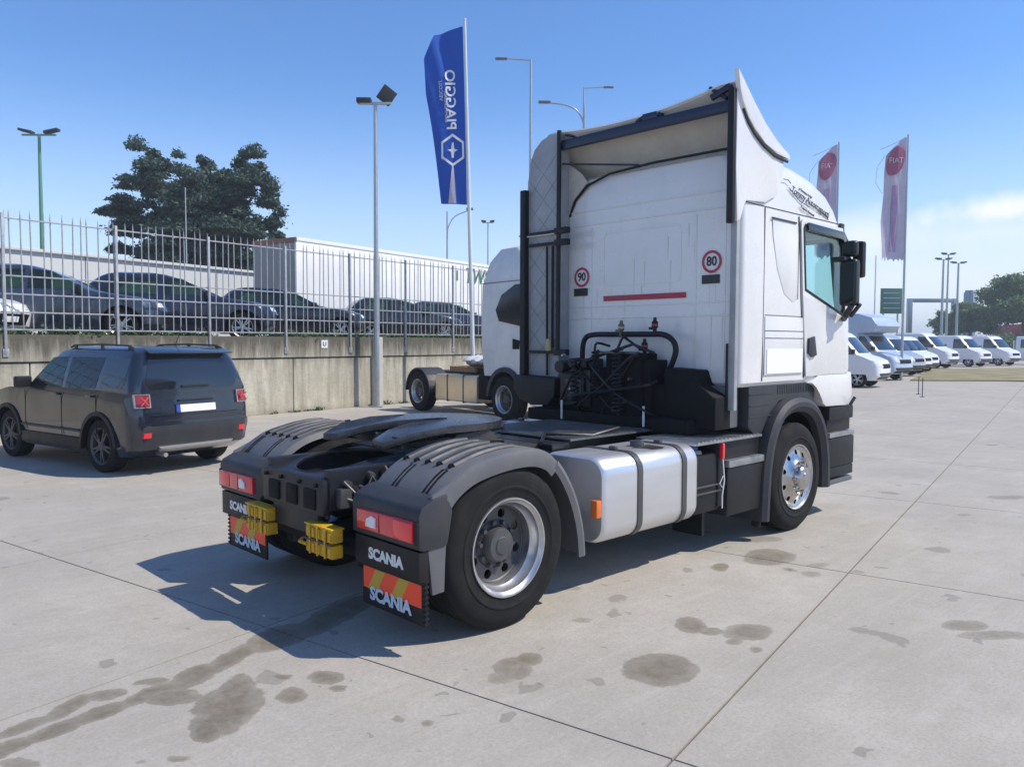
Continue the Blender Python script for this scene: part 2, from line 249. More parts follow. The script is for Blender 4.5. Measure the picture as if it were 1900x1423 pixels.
# ------------------------------------------------------------ mesh helpers
class B:
    def __init__(s): s.bm=bmesh.new()
    def _merge(s,t,bev=0,seg=2,mtx=None):
        if bev: bmesh.ops.bevel(t,geom=t.edges[:],offset=bev,segments=seg,affect='EDGES',profile=.6,clamp_overlap=True)
        bmesh.ops.recalc_face_normals(t,faces=t.faces[:])
        if mtx is not None: t.transform(mtx)
        me=bpy.data.meshes.new('tmp'); t.to_mesh(me); t.free(); s.bm.from_mesh(me); bpy.data.meshes.remove(me); return s
    def box(s,x0,x1,y0,y1,z0,z1,bev=0,mtx=None,seg=2):
        t=bmesh.new(); bmesh.ops.create_cube(t,size=1)
        for v in t.verts: v.co=Vector((x0+(x1-x0)*(v.co.x+.5),y0+(y1-y0)*(v.co.y+.5),z0+(z1-z0)*(v.co.z+.5)))
        return s._merge(t,bev,seg,mtx)
    def prism(s,pts,axis,a,b,bev=0,holes=(),mtx=None,seg=2):
        """closed outline in the plane across `axis`, thickness a..b, may have holes"""
        t=bmesh.new()
        def P(p,h): return {'x':(h,p[0],p[1]),'y':(p[0],h,p[1]),'z':(p[0],p[1],h)}[axis]
        if not holes:
            va=[t.verts.new(P(p,a)) for p in pts]; vb=[t.verts.new(P(p,b)) for p in pts]
            t.faces.new(va); t.faces.new(vb[::-1]); n=len(pts)
            for i in range(n): t.faces.new((va[i],vb[i],vb[(i+1)%n],va[(i+1)%n]))
        else:
            es=[]; loops=[]
            for lp in [pts]+list(holes):
                v=[t.verts.new(P(p,a)) for p in lp]; loops.append(v)
                es+=[t.edges.new((v[i],v[(i+1)%len(v)])) for i in range(len(v))]
            bmesh.ops.triangle_fill(t,use_beauty=True,use_dissolve=False,edges=es)
            fs=t.faces[:]; r=bmesh.ops.extrude_face_region(t,geom=fs); nv=[e for e in r['geom'] if isinstance(e,bmesh.types.BMVert)]
            d={'x':Vector((b-a,0,0)),'y':Vector((0,b-a,0)),'z':Vector((0,0,b-a))}[axis]
            for v in nv: v.co+=d
        return s._merge(t,bev,seg,mtx)
    def tube(s,path,r,n=8,caps=True,rs=None,mtx=None,sq=False):
        t=bmesh.new(); path=[Vector(p) for p in path]; rings=[]; up=None
        for i,p in enumerate(path):
            d=(path[min(i+1,len(path)-1)]-path[max(i-1,0)]).normalized()
            if up is None: up=Vector((0,0,1)) if abs(d.z)<.9 else Vector((1,0,0))
            sd=d.cross(up).normalized(); up=sd.cross(d).normalized(); rr=rs[i] if rs else r
            rings.append([t.verts.new(p+(sd*math.cos(2*PI*k/n+PI/n)+up*math.sin(2*PI*k/n+PI/n))*rr) for k in range(n)])
        for a,b in zip(rings,rings[1:]):
            for k in range(n): t.faces.new((a[k],a[(k+1)%n],b[(k+1)%n],b[k]))
        if caps: t.faces.new(rings[0]); t.faces.new(rings[-1][::-1])
        return s._merge(t,0,2,mtx)
    def lathe(s,prof,axis='y',c=(0,0,0),n=48,closed=False,mtx=None):
        """prof: list of (radius, height along axis)"""
        t=bmesh.new(); rings=[]
        for r,h in prof:
            ring=[]
            for k in range(n):
                a=2*PI*k/n; u,v=r*math.cos(a),r*math.sin(a)
                p={'y':(u,h,v),'x':(h,u,v),'z':(u,v,h)}[axis]; ring.append(t.verts.new(Vector(p)+Vector(c)))
            rings.append(ring)
        seq=list(zip(rings,rings[1:]))+([(rings[-1],rings[0])] if closed else [])
        for a,b in seq:
            for k in range(n): t.faces.new((a[k],a[(k+1)%n],b[(k+1)%n],b[k]))
        bmesh.ops.remove_doubles(t,verts=t.verts[:],dist=1e-5)
        return s._merge(t,0,2,mtx)
    def grid(s,rows,thick=0,mtx=None):
        t=bmesh.new(); V=[[t.verts.new(Vector(p)) for p in r] for r in rows]
        for a,b in zip(V,V[1:]):
            for i in range(len(a)-1): t.faces.new((a[i],a[i+1],b[i+1],b[i]))
        if thick:
            bmesh.ops.recalc_face_normals(t,faces=t.faces[:]); bmesh.ops.solidify(t,geom=t.faces[:],thickness=thick)
        return s._merge(t,0,2,mtx)
    def loft(s,rings,cap=True,mtx=None):
        t=bmesh.new(); V=[[t.verts.new(Vector(p)) for p in r] for r in rings]; n=len(V[0])
        for a,b in zip(V,V[1:]):
            for i in range(n): t.faces.new((a[i],a[(i+1)%n],b[(i+1)%n],b[i]))
        if cap: t.faces.new(V[0][::-1]); t.faces.new(V[-1])
        return s._merge(t,0,2,mtx)
    def obj(s,name,m,parent=None,smooth=35):
        me=bpy.data.meshes.new(name); s.bm.to_mesh(me); s.bm.free(); me.materials.append(m)
        if smooth:
            me.polygons.foreach_set('use_smooth',[True]*len(me.polygons)); me.set_sharp_from_angle(angle=R(smooth))
        o=bpy.data.objects.new(name,me); COL.objects.link(o)
        if parent: o.parent=parent
        return o
def tag(o,label=None,cat=None,group=None,kind=None):
    for k,v in (('label',label),('category',cat),('group',group),('kind',kind)):
        if v: o[k]=v
    return o
def thing(name,label,cat,loc=(0,0,0),rz=0,group=None):
    o=bpy.data.objects.new(name,None); o.empty_display_size=.3; COL.objects.link(o); o.location=loc; o.rotation_euler=(0,0,rz); return tag(o,label,cat,group)
def copy_tree(o,parent=None,mtx=None):
    c=o.copy(); COL.objects.link(c); c.parent=parent
    for ch in list(o.children): copy_tree(ch,c)
    return c
def cut(o,cutters):
    """boolean-subtract builders from an object's mesh (cutters: list of (B, material))"""
    tmp=[]; par=o.parent; o.parent=None; bpy.context.view_layer.update()
    for b,m in cutters:
        c=b.obj('cutter',m or o.data.materials[0],None,0); tmp.append(c)
        md=o.modifiers.new('cut','BOOLEAN'); md.operation='DIFFERENCE'; md.solver='EXACT'; md.object=c; md.material_mode='TRANSFER'
        c.matrix_world=o.matrix_world
    bpy.context.view_layer.update(); dg=bpy.context.evaluated_depsgraph_get()
    me=bpy.data.meshes.new_from_object(o.evaluated_get(dg)); o.modifiers.clear(); o.data=me
    me.polygons.foreach_set('use_smooth',[True]*len(me.polygons)); me.set_sharp_from_angle(angle=R(30))
    for c in tmp: bpy.data.objects.remove(c)
    o.parent=par
def text(s,size,m,parent,mtx,name='lettering',depth=.002,sx=1,shear=0,offset=0,sp=1):
    cu=bpy.data.curves.new('t','FONT'); cu.body=s; cu.size=size; cu.align_x='CENTER'; cu.align_y='CENTER'; cu.shear=shear; cu.extrude=depth; cu.offset=offset; cu.space_character=sp; cu.resolution_u=3
    to=bpy.data.objects.new('t',cu); COL.objects.link(to); bpy.context.view_layer.update()
    me=bpy.data.meshes.new_from_object(to.evaluated_get(bpy.context.evaluated_depsgraph_get())); bpy.data.objects.remove(to)
    me.transform(Matrix(mtx)@Matrix.Diagonal((sx,1,1,1))) if not isinstance(mtx,Matrix) else me.transform(mtx@Matrix.Diagonal((sx,1,1,1)))
    me.materials.clear(); me.materials.append(m); o=bpy.data.objects.new(name,me); COL.objects.link(o); o.parent=parent; return o
def frame(o,x,y):
    """matrix putting text x/y axes on given world directions at origin o"""
    x=Vector(x).normalized(); y=Vector(y).normalized(); z=x.cross(y); m=Matrix((x,y,z)).transposed().to_4x4(); m.translation=Vector(o); return m
def lerp(a,b,t): return a+(b-a)*t
def circ(cx,cy,r,n=16,a0=0,ry=None): return [(cx+r*math.cos(a0+2*PI*k/n),cy+(ry or r)*math.sin(a0+2*PI*k/n)) for k in range(n)]
def rrect(x0,x1,y0,y1,r,n=5):
    p=[]
    for cx,cy,a in ((x1-r,y1-r,0),(x0+r,y1-r,PI/2),(x0+r,y0+r,PI),(x1-r,y0+r,1.5*PI)):
        p+=[(cx+r*math.cos(a+PI/2*k/n),cy+r*math.sin(a+PI/2*k/n)) for k in range(n+1)]
    return p
# body lofted from level plans: (z, x_rear, x_front, half_width, rear_radius, front_radius, front_bow, rear_bow)
def zring(l):
    z,xr,xf,w,rr,rf,bf,br=l; p=[]; n=6
    def add(cx,cy,r,a0,a1):
        for k in range(n+1):
            a=lerp(a0,a1,k/n); p.append([cx+r*math.cos(a),cy+r*math.sin(a)])
    add(xf-rf,w-rf,rf,PI/2,0); F=6
    for k in range(1,F): p.append([xf,lerp(w-rf,-(w-rf),k/F)])
    add(xf-rf,-(w-rf),rf,0,-PI/2); p+= [[lerp(xf-rf,xr+rr,k/6),-w] for k in range(1,6)]
    add(xr+rr,-(w-rr),rr,-PI/2,-PI)
    for k in range(1,F): p.append([xr,lerp(-(w-rr),(w-rr),k/F)])
    add(xr+rr,w-rr,rr,PI,PI/2); p+= [[lerp(xr+rr,xf-rf,k/6),w] for k in range(1,6)]
    mid=(xr+xf)/2
    out=[]
    for x,y in p:
        if x>mid: x-=bf*(y/w)**2*((x-mid)/(xf-mid))**6
        else: x+=br*(y/w)**2*((mid-x)/(mid-xr))**6
        out.append((x,y,z))
    return out
class Body:
    def __init__(s,levels): s.L=[tuple(l)+(0,)*(8-len(l)) for l in levels]
    def at(s,z):
        L=s.L
        if z<=L[0][0]: return L[0]
        for a,b in zip(L,L[1:]):
            if a[0]<=z<=b[0] and b[0]>a[0]:
                t=(z-a[0])/(b[0]-a[0]); return tuple(lerp(i,j,t) for i,j in zip(a,b))
        return L[-1]
    def builder(s): return B().loft([zring(l) for l in s.L])
    def obj(s,name,m,parent): return s.builder().obj(name,m,parent,40)
    def side(s,rows,sgn,eps=.006,th=.008,bld=None):
        """plate lying on a side: rows of (z, x_rear, x_front)"""
        b=bld or B(); R_=[]
        full=[]
        for a,c in zip(rows,rows[1:]):
            for k in range(3): full.append(tuple(lerp(i,j,k/3) for i,j in zip(a,c)))
        full.append(rows[-1])
        for e in (eps,eps-th): R_.append([[(lerp(xa,xb,k/4),sgn*(s.at(z)[3]+e),z) for k in range(5)] for z,xa,xb in full])
        t=bmesh.new(); n=len(full)
        V=[[[t.verts.new(p) for p in r] for r in lay] for lay in R_]
        for q in range(n-1):
            for k in range(4):
                t.faces.new((V[0][q][k],V[0][q][k+1],V[0][q+1][k+1],V[0][q+1][k])); t.faces.new((V[1][q][k],V[1][q+1][k],V[1][q+1][k+1],V[1][q][k+1]))
            for k in (0,4): t.faces.new((V[0][q][k],V[0][q+1][k],V[1][q+1][k],V[1][q][k]))
        for q in (0,n-1):
            for k in range(4): t.faces.new((V[0][q][k],V[1][q][k],V[1][q][k+1],V[0][q][k+1]))
        b._merge(t); return b
    def end(s,rows,front=True,eps=.006,th=.01,bld=None,nn=10):
        """plate lying on the front or rear: rows of (z, y0, y1)"""
        b=bld or B(); full=[]
        for a,c in zip(rows,rows[1:]):
            for k in range(3): full.append(tuple(lerp(i,j,k/3) for i,j in zip(a,c)))
        full.append(rows[-1])
        def X(z,y,e):
            l=s.at(z); w_=l[3]; r=l[5] if front else l[4]; x=l[2] if front else l[1]; bow=l[6] if front else l[7]
            dy=max(0,abs(y)-(w_-r)); dx=r-math.sqrt(max(0,r*r-min(dy,r)**2)) if r else 0
            dx+=bow*(y/w_)**2
            return x-dx+e if front else x+dx-e
        rr=[[ [(X(z,lerp(ya,yb,k/nn),e),lerp(ya,yb,k/nn),z) for k in range(nn+1)] for z,ya,yb in full] for e in (eps,eps-th)]
        t=bmesh.new(); V=[[[t.verts.new(p) for p in r] for r in lay] for lay in rr]; n=len(full)
        for q in range(n-1):
            for k in range(nn):
                t.faces.new((V[0][q][k],V[0][q][k+1],V[0][q+1][k+1],V[0][q+1][k])); t.faces.new((V[1][q][k],V[1][q+1][k],V[1][q+1][k+1],V[1][q][k+1]))
            for k in (0,nn): t.faces.new((V[0][q][k],V[0][q+1][k],V[1][q+1][k],V[1][q][k]))
        for q in (0,n-1):
            for k in range(nn): t.faces.new((V[0][q][k],V[1][q][k],V[1][q][k+1],V[0][q][k+1]))
        b._merge(t); return b
def npmesh(name,verts,faces,m,parent=None,smooth=False):
    me=bpy.data.meshes.new(name); v=np.asarray(verts,np.float32); f=np.asarray(faces,np.int32); k=f.shape[1]
    me.vertices.add(len(v)); me.vertices.foreach_set('co',v.ravel()); me.loops.add(f.size); me.loops.foreach_set('vertex_index',f.ravel())
    me.polygons.add(len(f)); me.polygons.foreach_set('loop_start',np.arange(0,f.size,k,dtype=np.int32)); me.update(calc_edges=True); me.materials.append(m)
    o=bpy.data.objects.new(name,me); COL.objects.link(o)
    if parent: o.parent=parent
    return o
def foliage(name,blobs,n,size,m,parent,seed=1,flat=.35,shell=.55,droop=0):
    """n small leaf sprays spread through ellipsoid blobs (cx,cy,cz,rx,ry,rz)"""
    g=np.random.default_rng(seed); bl=np.array(blobs,float); vol=bl[:,3]*bl[:,4]*np.maximum(bl[:,5],.3); pr=vol**.75; pr/=pr.sum()
    i=g.choice(len(bl),n,p=pr); d=g.normal(size=(n,3)); d/=np.linalg.norm(d,axis=1)[:,None]; rad=shell+(1-shell)*g.random(n)**.8
    rad*=1+.26*g.normal(size=n)*(g.random(n)<.45)
    c=bl[i,:3]+d*bl[i,3:]*rad[:,None]; c[:,2]-=droop*np.hypot(d[:,0],d[:,1])**2*bl[i,3]
    a=g.normal(size=(n,3)); a[:,2]*=flat; a/=np.linalg.norm(a,axis=1)[:,None]; b=g.normal(size=(n,3)); b[:,2]*=max(flat,.5); b-=a*(a*b).sum(1)[:,None]; b/=np.linalg.norm(b,axis=1)[:,None]
    s=size*(.5+g.random(n))[:,None]; V=np.stack([c-a*s,c-b*s*.45+a*s*.1,c+a*s,c+b*s*.45-a*s*.15],1).reshape(-1,3)
    return npmesh(name,V,np.arange(4*n).reshape(-1,4),m,parent)

# ------------------------------------------------------------ ground
conc=concrete('yard_concrete',(.435,.398,.345),STAINS); conc2=concrete('far_concrete',(.435,.398,.345))
A_=R(11.3); ca,sa=math.cos(A_),math.sin(A_)
def uv(u,v): return (ca*u-sa*v,sa*u+ca*v)
g=tag(B().box(-400,1200,-600,600,-.6,-.014).obj('ground',conc2,None,0),kind='structure')
us=[-1.09+3.32*k for k in range(-2,13)]; vs_=[-2.67+2.69*k for k in range(-4,7)]
cells={}
for i,(u0,u1) in enumerate(zip(us,us[1:])):
    for j,(v0,v1) in enumerate(zip(vs_,vs_[1:])):
        # the joint between the two yard halves is wider than the sawn joints
        gl=.007 if abs(v0+2.67)<.01 else .005; gh=.007 if abs(v1+2.67)<.01 else .005; key=(gl,gh)
        if key not in cells:
            cells[key]=B().box(-1.66+.006,1.66-.006,-1.345+gl,1.345-gh,-.02,0,0).obj('concrete_slab',conc,g,0); o=cells[key]
        else: o=cells[key].copy(); COL.objects.link(o); o.parent=g
        x,y=uv((u0+u1)/2,(v0+v1)/2); o.location=(x,y,0); o.rotation_euler=(0,0,A_)
jm=B().box(-8,42,-2.67-.03,-2.67+.03,-.02,-.010).obj('joint_seal',mat('joint_filler_grey',(.13,.12,.10),.9,pos=True),g,0); jm.rotation_euler=(0,0,A_)
# slabs stop where the verge and the far lot begin
V0=Vector((35.3,8.9)); 
vg=B().prism([(35.3,8.9),(38.9,5.2),(46,-3),(80,-3),(63,9.6),(52.5,13.6)],'z',.0,.05).obj('verge',M['grass'],None,0); tag(vg,kind='structure')
gm=[]; 
bank=B().prism([(78,30),(95,12),(130,-15),(400,-60),(400,160),(78,60)],'z',.0,.45).obj('grass_bank',M['verge'],None,0); tag(bank,kind='structure')
bank=B().prism([(110,45),(135,18),(170,-15),(600,-60),(600,200),(110,90)],'z',.5,2.6,0).obj('embankment',M['verge'],None,0); tag(bank,kind='structure')
# ------------------------------------------------------------ retaining wall with fence on top
WA=R(9.06); WO=(.03,12.09)
def wall_concrete():
    m=bpy.data.materials.new('stained_wall_concrete'); m.use_nodes=True; t=m.node_tree; p=t.nodes['Principled BSDF']; nd=t.nodes; lk=t.links
    P=nd.new('ShaderNodeNewGeometry').outputs['Position']
    def noise(sc,vec,det=6,ro=.6):
        n=nd.new('ShaderNodeTexNoise'); n.inputs['Scale'].default_value=sc; n.inputs['Detail'].default_value=det; n.inputs['Roughness'].default_value=ro; lk.new(vec,n.inputs['Vector']); return n.outputs[0]
    def mr(x,a,b,c,d):
        n=nd.new('ShaderNodeMapRange'); lk.new(x,n.inputs[0])
        for i,v in enumerate((a,b,c,d)): n.inputs[i+1].default_value=v
        return n.outputs[0]
    def mix(f,a,b):
        n=nd.new('ShaderNodeMixRGB')
        for i,x in enumerate((f,a,b)):
            if isinstance(x,tuple): n.inputs[i].default_value=(*x,1)
            elif isinstance(x,(int,float)): n.inputs[i].default_value=x
            else: lk.new(x,n.inputs[i])
        return n.outputs[0]
    mp=nd.new('ShaderNodeMapping'); mp.inputs['Scale'].default_value=(2.2,2.2,.22); lk.new(P,mp.inputs[0])
    c=mix(mr(noise(1.2,P),.3,.7,0,1),(.43,.395,.305),(.57,.53,.425))
    c=mix(mr(noise(1.6,mp.outputs[0],8,.65),.40,.66,0,.75),c,(.23,.21,.155))
    sp=nd.new('ShaderNodeSeparateXYZ'); lk.new(P,sp.inputs[0])
    # black weathering that starts at the coping and runs down in tongues
    hi=nmath(t,'ADD',sp.outputs[2],nmath(t,'MULTIPLY',mr(noise(2.4,mp.outputs[0],7,.7),.25,.75,-1,1),.42))
    c=mix(mr(hi,1.14,1.74,0,.93),c,(.07,.064,.048))
    nz=nd.new('ShaderNodeSeparateXYZ'); lk.new(nd.new('ShaderNodeNewGeometry').outputs['Normal'],nz.inputs[0])
    c=mix(mr(nz.outputs[2],.6,.9,0,.85),c,(.05,.055,.03))
    c=mix(mr(noise(14,P,5,.7),.45,.75,0,.4),c,(.2,.18,.13))
    lo=nmath(t,'ADD',sp.outputs[2],nmath(t,'MULTIPLY',mr(noise(3,P),.2,.8,-1,1),.12)); c=mix(mr(lo,.16,.0,0,.4),c,(.2,.18,.14))
    lk.new(c,p.inputs['Base Color']); p.inputs['Roughness'].default_value=.9
    b=nd.new('ShaderNodeBump'); b.inputs['Strength'].default_value=.5; b.inputs['Distance'].default_value=.02; lk.new(noise(9,P,8,.7),b.inputs['Height']); lk.new(b.outputs[0],p.inputs['Normal'])
    return m
WM=wall_concrete()
wl=thing('retaining_wall','stained yellowish concrete retaining wall below the steel fence','wall',(*WO,0),WA)
js=[-14,-8.5,-5.5,-2.6,.4,3.36,6.36,8.94]; 
for a,b in zip(js,js[1:]): B().box(a+.012,b-.012,0,.28,0,1.33,.012).obj('wall_panel',WM,wl,0)
for a,b in ((9.3,12.3),(12.3,15.3),(15.3,18.3),(18.3,21.3),(21.3,24.3),(24.3,27.3),(27.3,30.3),(30.3,33.3)): B().box(a+.012,b-.012,0,.28,0,1.33,.012).obj('wall_panel',WM,wl,0)
for a,b in ((-14,-8.5),(-8.5,-2.6),(-2.6,3.36),(3.36,8.94),(9.3,15.3),(15.3,21.3),(21.3,27.3),(27.3,33.3)): B().box(a+.003,b-.003,-.035,.28,1.352,1.86,.015).obj('coping_panel',WM,wl,0)
B().box(8.96,9.28,-.10,.28,0,1.87,.01).obj('pilaster',mat('lighter_concrete',(.5,.48,.44),.9,var=.12,vscale=2,pos=True,dirt=.4,dirtcol=(.25,.22,.18)),wl,0)
B().box(-14,33.3,.03,.28,1.325,1.36).obj('joint_filler',M['deepblack'],wl,0)
sg=B().box(7.20,7.40,-.05,-.036,1.58,1.78,.003).obj('wall_plate',M['letter'],wl,0)
B().tube([(7.26,-.058,1.74),(7.26,-.058,1.66),(7.30,-.058,1.64),(7.34,-.058,1.66),(7.34,-.058,1.74)],.008,5).obj('wall_plate_mark',M['darksteel'],wl)
fn=thing('steel_fence','tall spiked steel bar fence standing along the top of the concrete wall','fence',(*WO,0),WA)
bar=None
def fbar():
    b=B(); b.tube([(0,0,1.95),(0,0,4.02)],.013,6); b.tube([(0,0,4.02),(0,0,4.14)],.013,6,rs=[.013,.002]); return b.obj('bar',M['rust'],fn)
s=-6.0; k=0
while s<26.5:
    if bar is None: bar=fbar(); o=bar
    else: o=bar.copy(); COL.objects.link(o); o.parent=fn
    o.location=(s,.0+random.uniform(-.004,.004),random.uniform(-.02,.02)); o.rotation_euler=(R(random.uniform(-.4,.4)),R(random.uniform(-.6,.6)),0); s+=.171; k+=1
for z in (1.95,2.27,2.60,2.93,3.97): B().box(-6.1,26.5,-.020,.010,z-.013,z+.013,.003).obj('rail',M['rust'],fn)
post=None; s=-4.1
while s<26:
    if post is None: post=B().box(-.024,.024,-.07,-.024,1.50,4.05,.004).box(-.05,.05,-.06,-.036,1.45,1.60,.003).obj('post',M['rust'],fn); o=post
    else: o=post.copy(); COL.objects.link(o); o.parent=fn
    o.location=(s,0,0); s+=2.045
def wp(s,off=0,z=0): return (WO[0]+s*math.cos(WA)-off*math.sin(WA),WO[1]+s*math.sin(WA)+off*math.cos(WA),z)
up=B().prism([wp(-300,.27)[:2],wp(33.3,.27)[:2],wp(33.3,300)[:2],wp(-300,300)[:2]],'z',-.5,1.74).obj('upper_lot',M['asphalt'],None,0); tag(up,kind='structure')
# weeds along the wall top
bl=[]; rg=random.Random(3)
for i in range(90):
    q=rg.uniform(-5,16); p=wp(q,.10+rg.random()*.8,1.86); bl.append((*p,.35+rg.random()*.4,.18,.08+rg.random()*.14))
tag(foliage('weeds',bl,9000,.05,M['weed'],None,5,flat=1,shell=.1),'straggly green weeds growing along the fence foot on the wall top','weeds',kind='stuff')
# ------------------------------------------------------------ truck wheels
def tyre(r=.505,wd=.30,n=64):
    p=[(.285,.03),(.30,.0),(.335,-.006),(.36,-.011),(.365,-.015),(.375,-.015),(.38,-.011),(.42,-.012),(.455,-.005),(.478,.008),(.486,.016),(r-.006,.026),(r,.04)]
    for h in (.075,.145,.215): p+=[(r,h),(r-.014,h+.003),(r-.014,h+.013),(r,h+.016)]
    p+=[(r,wd-.04),(r-.006,wd-.026),(.486,wd-.016),(.455,wd+.003),(.38,wd+.01),(.32,wd+.003),(.285,wd-.03)]
    b=B().lathe(p,'y',n=n,closed=True)
    return b
def wheel(parent,x,y,sgn,kind,twin=False):
    """sgn=-1: outer face towards -y. Tyre is the part, rim and hub its pieces"""
    t=tyre().obj('wheel',M['rubber'],parent); t.location=(x,y,.505); t.rotation_euler=(0,0.3,0) if sgn<0 else (0,0,PI)
    if kind=='rear':
        B().lathe([(.296,-.012),(.304,-.012),(.306,.0),(.296,.01),(.284,.016),(.279,.045),(.262,.07),(.256,.145),(.268,.16),(.262,.2),(.28,.285),(.262,.29),(.25,.20),(.244,.15),(.248,.07),(.268,.045),(.274,.012),(.290,.0)],'y',closed=True,n=64).obj('rim',M['steel'],t)
        hs=[circ(.192*math.cos(2*PI*k/8),.192*math.sin(2*PI*k/8),.030,12) for k in range(8)]
        d=B().prism(circ(0,0,.252,64),'y',.132,.146,0,hs)
        d.lathe([(.252,.128),(.235,.122),(.228,.13)],'y'); d.lathe([(.15,.125),(.145,.13),(.115,.13),(.108,.085),(.095,.062),(.055,.058),(.05,.05),(0,.048)],'y',n=40)
        for k in range(10):
            a=2*PI*k/10+.2; d.lathe([(.0,.098),(.014,.1),(.016,.135)],'y',(.137*math.cos(a),0,.137*math.sin(a)),8)
        d.obj('hub',M['darksteel'],t)
    elif kind=='chrome':
        B().lathe([(.296,-.012),(.304,-.012),(.306,.0),(.296,.01),(.284,.016),(.278,.06),(.275,.2),(.262,.2),(.266,.05),(.29,.0)],'y',closed=True,n=64).obj('rim',M['steel'],t)
        c=B().lathe([(0,-.098),(.045,-.097),(.055,-.088),(.098,-.082),(.11,-.07),(.118,-.04),(.16,-.034),(.175,-.02),(.215,.006),(.25,.016),(.272,.008),(.285,.004),(.285,.016),(.25,.03),(.21,.02),(.17,-.008),(.115,-.02),(.1,-.06),(0,-.07)],'y',n=60).obj('wheel_cover',M['chrome'],t)
        cc=B()
        for k in range(10):
            a=2*PI*k/10; cc.lathe([(0,-.1),(.024,-.1),(.024,.1),(0,.1)],'y',(.232*math.cos(a),0,.232*math.sin(a)),14)
        cut(c,[(cc,M['deepblack'])]); c.parent=t
        nb=B()
        for k in range(10):
            a=2*PI*k/10+.3; nb.lathe([(0,-.062),(.012,-.06),(.015,-.03)],'y',(.142*math.cos(a),0,.142*math.sin(a)),8)
        nb.obj('wheel_nut',M['chrome'],t); B().lathe([(0,.04),(.27,.05)],'y',n=32).obj('brake_drum',M['deepblack'],t)
    return t
# ------------------------------------------------------------ the tractor unit
T=thing('tractor_truck','white highline tractor unit without trailer, roof deflector up, seen from its rear right corner','truck')
for s in (-1,1):
    wheel(T,0,s*1.25,s,'rear'); w2=tyre(n=40).obj('wheel',M['rubber'],T); w2.location=(0,-.92 if s<0 else .62,.505)
    wheel(T,3.72,s*1.25,s,'chrome')
# chassis
for s in (-1,1): B().box(-.74,4.7,min(s*.34,s*.415),max(s*.34,s*.415),.70,.955,.008).obj('chassis_rail',M['frame'],T)
rc=B().prism([(-.78,-.36),(-.74,-.41),(.30,-.415),(.30,.415),(-.74,.41),(-.78,.36)],'z',.955,.975,0,[[(-.44+.27*math.cos(a)*(1 if math.cos(a)<0 else 1.9),.28*math.sin(a)*(1 if abs(math.sin(a))<.99 else 1)) for a in [2*PI*k/28 for k in range(28)]]])
rc.tube([(-.44+.275*math.cos(a)*(1 if math.cos(a)<0 else 1.9),.285*math.sin(a),.97) for a in [2*PI*k/28 for k in range(29)]],.012,6)
rcm=rc.obj('rear_frame_cover',M['frame'],T)
for v in rcm.data.vertices:
    if v.co.x<-.35: v.co.z-=(-.35-v.co.x)*.19
b=B().box(-.785,-.70,-.40,.40,.665,.905,.03).box(-.76,-.70,-.30,.30,.52,.70,.02); b.obj('rear_crossmember',M['frame'],T)
b=B()
for y in (-.25,-.02,.22): b.box(-.797,-.78,y-.07,y+.07,.70,.83,.008)
for y in (-.33,-.12,.12,.33): b.lathe([(0,-.802),(.014,-.80),(.014,-.78)],'x',(0,y,.86),8)
b.obj('towing_bracket',M['deepblack'],T)
b=B()  # axle, differential, air bellows, lamps bracket
b.tube([(0,-1.0,.505),(0,1.0,.505)],.085,14); b.lathe([(0,-.24),(.13,-.22),(.2,-.1),(.21,0),(.2,.1),(.13,.22),(0,.25)],'x',(0,0,.505),24)
b.box(-.14,.14,-.60,-.5,.42,.66,.02).box(-.14,.14,.5,.6,.42,.66,.02)
for y in (-.46,.46):
    b.lathe([(0,.40),(.11,.41),(.135,.46),(.12,.5),(.135,.55),(.12,.6),(.11,.68),(0,.69)],'z',(-.38,y,0),20); b.box(-.55,.9,y-.045,y+.045,.32,.40,.01)
b.box(-.68,-.60,-1.15,1.15,.44,.52,.01); b.tube([(-.60,-.38,.85),(-.25,-.62,.55)],.028,10); b.tube([(-.60,.38,.85),(-.25,.62,.55)],.028,10)
b.tube([(.25,0,.56),(3.2,0,.62)],.06,12); b.box(1.1,2.1,-.5,.5,.36,.62,.04)
b.obj('rear_axle',M['deepblack'],T)
b=B()
for i,(x,z) in enumerate(((-.62,.86),(-.52,.82),(-.45,.9),(-.36,.84),(-.55,.72),(-.3,.75),(-.42,.70))):
    b.lathe([(0,-.455),(.022,-.452),(.026,-.415)],'y',(x,0,z),8)
b.tube([(-.66,-.44,.88),(-.56,-.5,.76),(-.47,-.47,.9),(-.38,-.52,.74),(-.3,-.47,.92)],.012,7); b.tube([(-.7,-.45,.80),(-.5,-.55,.7),(-.36,-.5,.82),(-.2,-.5,.7)],.010,7); b.box(-.7,-.62,-.48,-.415,.72,.84,.01)
b.tube([(-.35,-.44,.95),(-.3,-.5,.80),(-.2,-.52,.92),(-.1,-.5,.8)],.012,7)
b.obj('valve_block',M['darksteel'],T)
# mudguards
def sweep(path,sec,wid=None):
    """sweep a (y, out) section along an xz path; out is along the path normal"""
    rows=[]
    for i,(x,z) in enumerate(path):
        a=path[max(i-1,0)]; c=path[min(i+1,len(path)-1)]; d=Vector((c[0]-a[0],0,c[1]-a[1])).normalized(); n=Vector((-d.z,0,d.x))
        rows.append([Vector((x,0,z))+n*o+Vector((0,y,0)) for y,o in sec])
    return rows
def smooth(p,k=3):
    q=[]
    P=[p[0]]+list(p)+[p[-1]]
    for i in range(1,len(P)-2):
        for j in range(k):
            t=j/k; a,b_,c,d=P[i-1],P[i],P[i+1],P[i+2]
            q.append(tuple(.5*(2*b_[m]+(-a[m]+c[m])*t+(2*a[m]-5*b_[m]+4*c[m]-d[m])*t*t+(-a[m]+3*b_[m]-3*c[m]+d[m])*t**3) for m in range(len(p[0]))))
    q.append(tuple(p[-1])); return q
